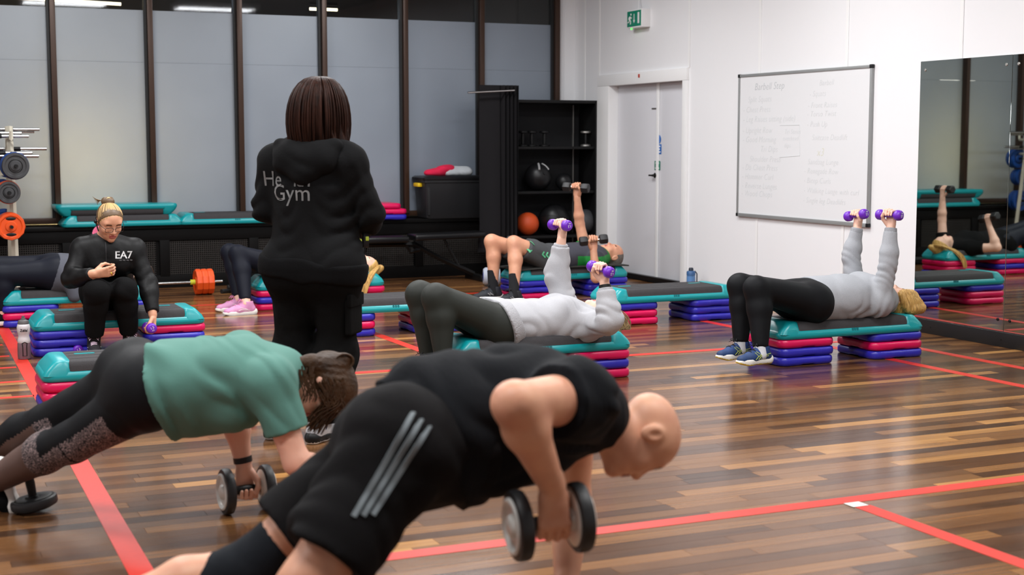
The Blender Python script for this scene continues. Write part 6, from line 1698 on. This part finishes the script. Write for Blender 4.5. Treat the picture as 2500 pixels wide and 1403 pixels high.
# ---- bald man in the foreground, rowing a dumbbell
cR = nv(at(1340, 1272, 2.98)); cL = nv(at(1392, 1480, 3.30)); cL[2] = 0.086
J = dict(base=(1.2, 3.25, 0), tf=(0, -0.1, -1), hR=at(978, 1092, 3.10), hL=at(972, 1098, 3.33), wst=at(1090, 1025, 3.22), cst=at(1268, 990, 3.22), nk=at(1462, 1010, 3.22),
         sR=at(1398, 975, 3.02), sL=at(1400, 985, 3.42), eR=at(1256, 985, 2.86), wR=grip_w(cR, (0.05, 0, -1), (0, -1, 0), 1.05), eL=at(1396, 1215, 3.46), wL=grip_w(cL, (0, 0, -1), (0, 1, 0), 1.05),
         kR=at(752, 1425, 3.02), kL=at(606, 1392, 3.38), hd=at(1562, 1064, 3.20), hup=(0.97, -0.02, 0.13), hfw=(-0.20, -0.10, -0.97), tR=(0.2, 0, -1), tL=(0.2, 0, -1),
         HR=((0.05, 0, -1), (0.98, -0.12, 0), (0, -1, 0)), HL=((0, 0, -1), (1, 0, 0), (0, 1, 0)))
J['aL'] = nv(J['kL']) + unit(nv(at(300, 1490, 3.42)) - nv(J['kL'])) * 0.46
J['aR'] = nv(J['kR']) + V(-0.27, 0.06, -0.34)
report('9', J); print('9 z', [round(float(nv(J[k])[2]), 2) for k in ('hR', 'kR', 'kL', 'aL', 'aR', 'sR', 'sL', 'wL', 'eL')])
P = person('bald man in black vest and black shorts rowing a round dumbbell in the foreground', J, dict(w=1.20, arm=1.22, leg=1.10, hand=1.05, head=0.97, ear=1.12, nose=0.92, neck=1.15, glute=0.85, skin=SKIN_R, lip=mat('lips_dark', (150, 84, 74), 0.5), brow=BROWD, vox=0.008, belly=1.12, hvox=0.004))
TOPM = mat('black_ribbed_vest', (15, 17, 21), 0.85, noise=0.25, nscale=60, bump=0.25, bscale=30, stretch=(6, 1, 1), spec=0.15)
pel, ub = P['pel'], P['upb']
tp = top_prims(P, 0.020, {'L': 0.2, 'R': 0.32}, skip=('pelvis', 'gluteL', 'gluteR'), sinf=0.026)
tp += [cap(pel + ub * 0.05, nv(J['wst']) - UP * 0.005, 0.155, 0.165, (0, 0, 1), 0.92, 0.06), cap(nv(J['wst']) - UP * 0.005, nv(J['cst']) - UP * 0.005, 0.165, 0.158, (0, 0, 1), 0.92, 0.06), cap(nv(J['wst']) + V(-0.02, -0.02, -0.08), nv(J['cst']) + V(0.02, -0.02, -0.07), 0.13, 0.12, None, 1, 0.08),
       cap(nv(J['sR']) + V(0.03, 0.02, 0.0), nv(J['sR']) + V(0.035, 0.05, 0), 0.082, 0.085, None, 1, 0.05), cap(nv(J['nk']) - ub * 0.06, nv(J['nk']) - ub * 0.005, 0.098, 0.086, None, 1, 0.04, cb=True)]
fl_ = folds([(nv(J['wst']), 0.35, (1, 0.2, 0.5), 0.11, 0.020), (nv(J['sR']) + V(0.05, 0, -0.1), 0.2, (0.7, 0, 1), 0.09, 0.022)], 50, 0.003)
vest = wear(P, 'vest', tp, TOPM, 0.008, disp=fl_, cuts=[(pel + ub * 0.05, -ub + V(0, 0, -0.5))])
SHM9 = mat('black_football_shorts', (21, 20, 21), 0.85, noise=0.15, bump=0.12, bscale=50, spec=0.1)
sp = leg_prims(P, 0.022, {'L': 0.74, 'R': 0.82}, sinf=0.045, waist=0.16)
so = wear(P, 'shorts', sp, SHM9, 0.009, disp=folds([((nv(J['hR']) + nv(J['kR'])) / 2, 0.3, (0.8, 0, 1), 0.14, 0.018), (nv(J['kR']) + UP * 0.1, 0.16, (1, 0, 0.5), 0.08, 0.018)], 51, 0.003))
ST = mat('grey_stripe', (112, 120, 124), 0.7)
for k in range(3):
    bm = BM(); L_ = wrap_line(P, so, [Vector(at(1012 + 20 * k, 1002 + 18 * k, 2.9)), Vector(at(940 + 21 * k, 1130 + 8 * k, 2.9)), Vector(at(862 + 24 * k, 1262 - 2 * k, 2.9))], tuple(ray(930, 1130)), 0, 0.0015, 14)
    if len(L_) > 3: ribbon(bm, L_, 0.0125, (1, 0, 0.55))
    obj('side_stripe', bm, ST, P['t'])
kn, hp_, an = nv(J['kL']), nv(J['hL']), nv(J['aL'])
u1, u2 = unit(hp_ - kn), unit(an - kn)
wear(P, 'knee_sleeve', [cap(kn, kn + u1 * 0.10, 0.070, 0.076, None, 1, 0.03, cb=True), cap(kn, kn + u2 * 0.14, 0.071, 0.072, None, 1, 0.03, cb=True)], mat('neoprene', (24, 27, 32), 0.8, noise=0.2, nscale=30, bump=0.15, bscale=50, spec=0.12), 0.007, disp=folds([(kn, 0.2, u1, 0.05, 0.0025)], 52, 0.001))
for s in 'LR': shoe(P, J['a' + s], (0.3, 0.05, -1), up=(-1, 0.1, -0.3), upper=NAVSH, sole=SOLEW, lace=BLKL2, sc=1.08)
dumbbell('r', cR, (0.98, -0.12, 0.06), 'round chrome and black dumbbell in the bald man’s rowing hand', group='round dumbbells')
dumbbell('r', cL, (1, 0, 0), 'round dumbbell under the bald man’s supporting hand', group='round dumbbells')

# ---- folded jacket on the storage box
zt = LZ + 0.43
RED = mat('raspberry_fleece', (206, 22, 66), 0.9, noise=0.1, bump=0.15, bscale=60); LG = mat('light_grey_fleece', (172, 176, 180), 0.9, noise=0.1, bump=0.15, bscale=60)
t = thing('folded_jacket', 'raspberry and pale grey jacket folded on the black storage box', 'jacket', (5.34, 13.6, zt))
PJ = dict(t=t, base=V(5.34, 13.6, zt))
x0, x1, x2 = nv(at(1040, 415, 13.5))[0], nv(at(1100, 400, 13.5))[0], nv(at(1158, 412, 13.5))[0]
wear(PJ, 'raspberry_part', clip_all([cap((x0 + 0.05, 13.56, zt + 0.03), (x1, 13.58, zt + 0.05), 0.05, 0.075, (0, 0, 1), 0.7, 0.03), cap((x1 - 0.06, 13.55, zt + 0.07), (x1 + 0.03, 13.6, zt + 0.08), 0.06, 0.055, (0, 0, 1), 0.6, 0.03)], (0, 0, zt + 0.003), (0, 0, -1)), RED, 0.008, disp=folds([((x1, 13.5, zt), 0.3, (0.5, 0, 1), 0.05, 0.006)], 60, 0.003))
wear(PJ, 'grey_part', clip_all([cap((x1 + 0.0, 13.54, zt + 0.03), (x2 - 0.06, 13.56, zt + 0.035), 0.055, 0.06, (0, 0, 1), 0.7, 0.03), cap((x1 + 0.07, 13.6, zt + 0.06), (x2 - 0.06, 13.6, zt + 0.06), 0.06, 0.055, (0, 0, 1), 0.65, 0.03)], (0, 0, zt + 0.003), (0, 0, -1)), LG, 0.008, disp=folds([((x2, 13.5, zt), 0.3, (0.5, 0, 1), 0.045, 0.007)], 61, 0.003))
bm = BM(); box(bm, (0.31, 0.0, 0.02), (0.06, 0.1, 0.035), 0.01); 
bpy.data.objects.remove(obj('tmp', bm, BLACKP, t), do_unlink=True)
bpy.context.view_layer.update()
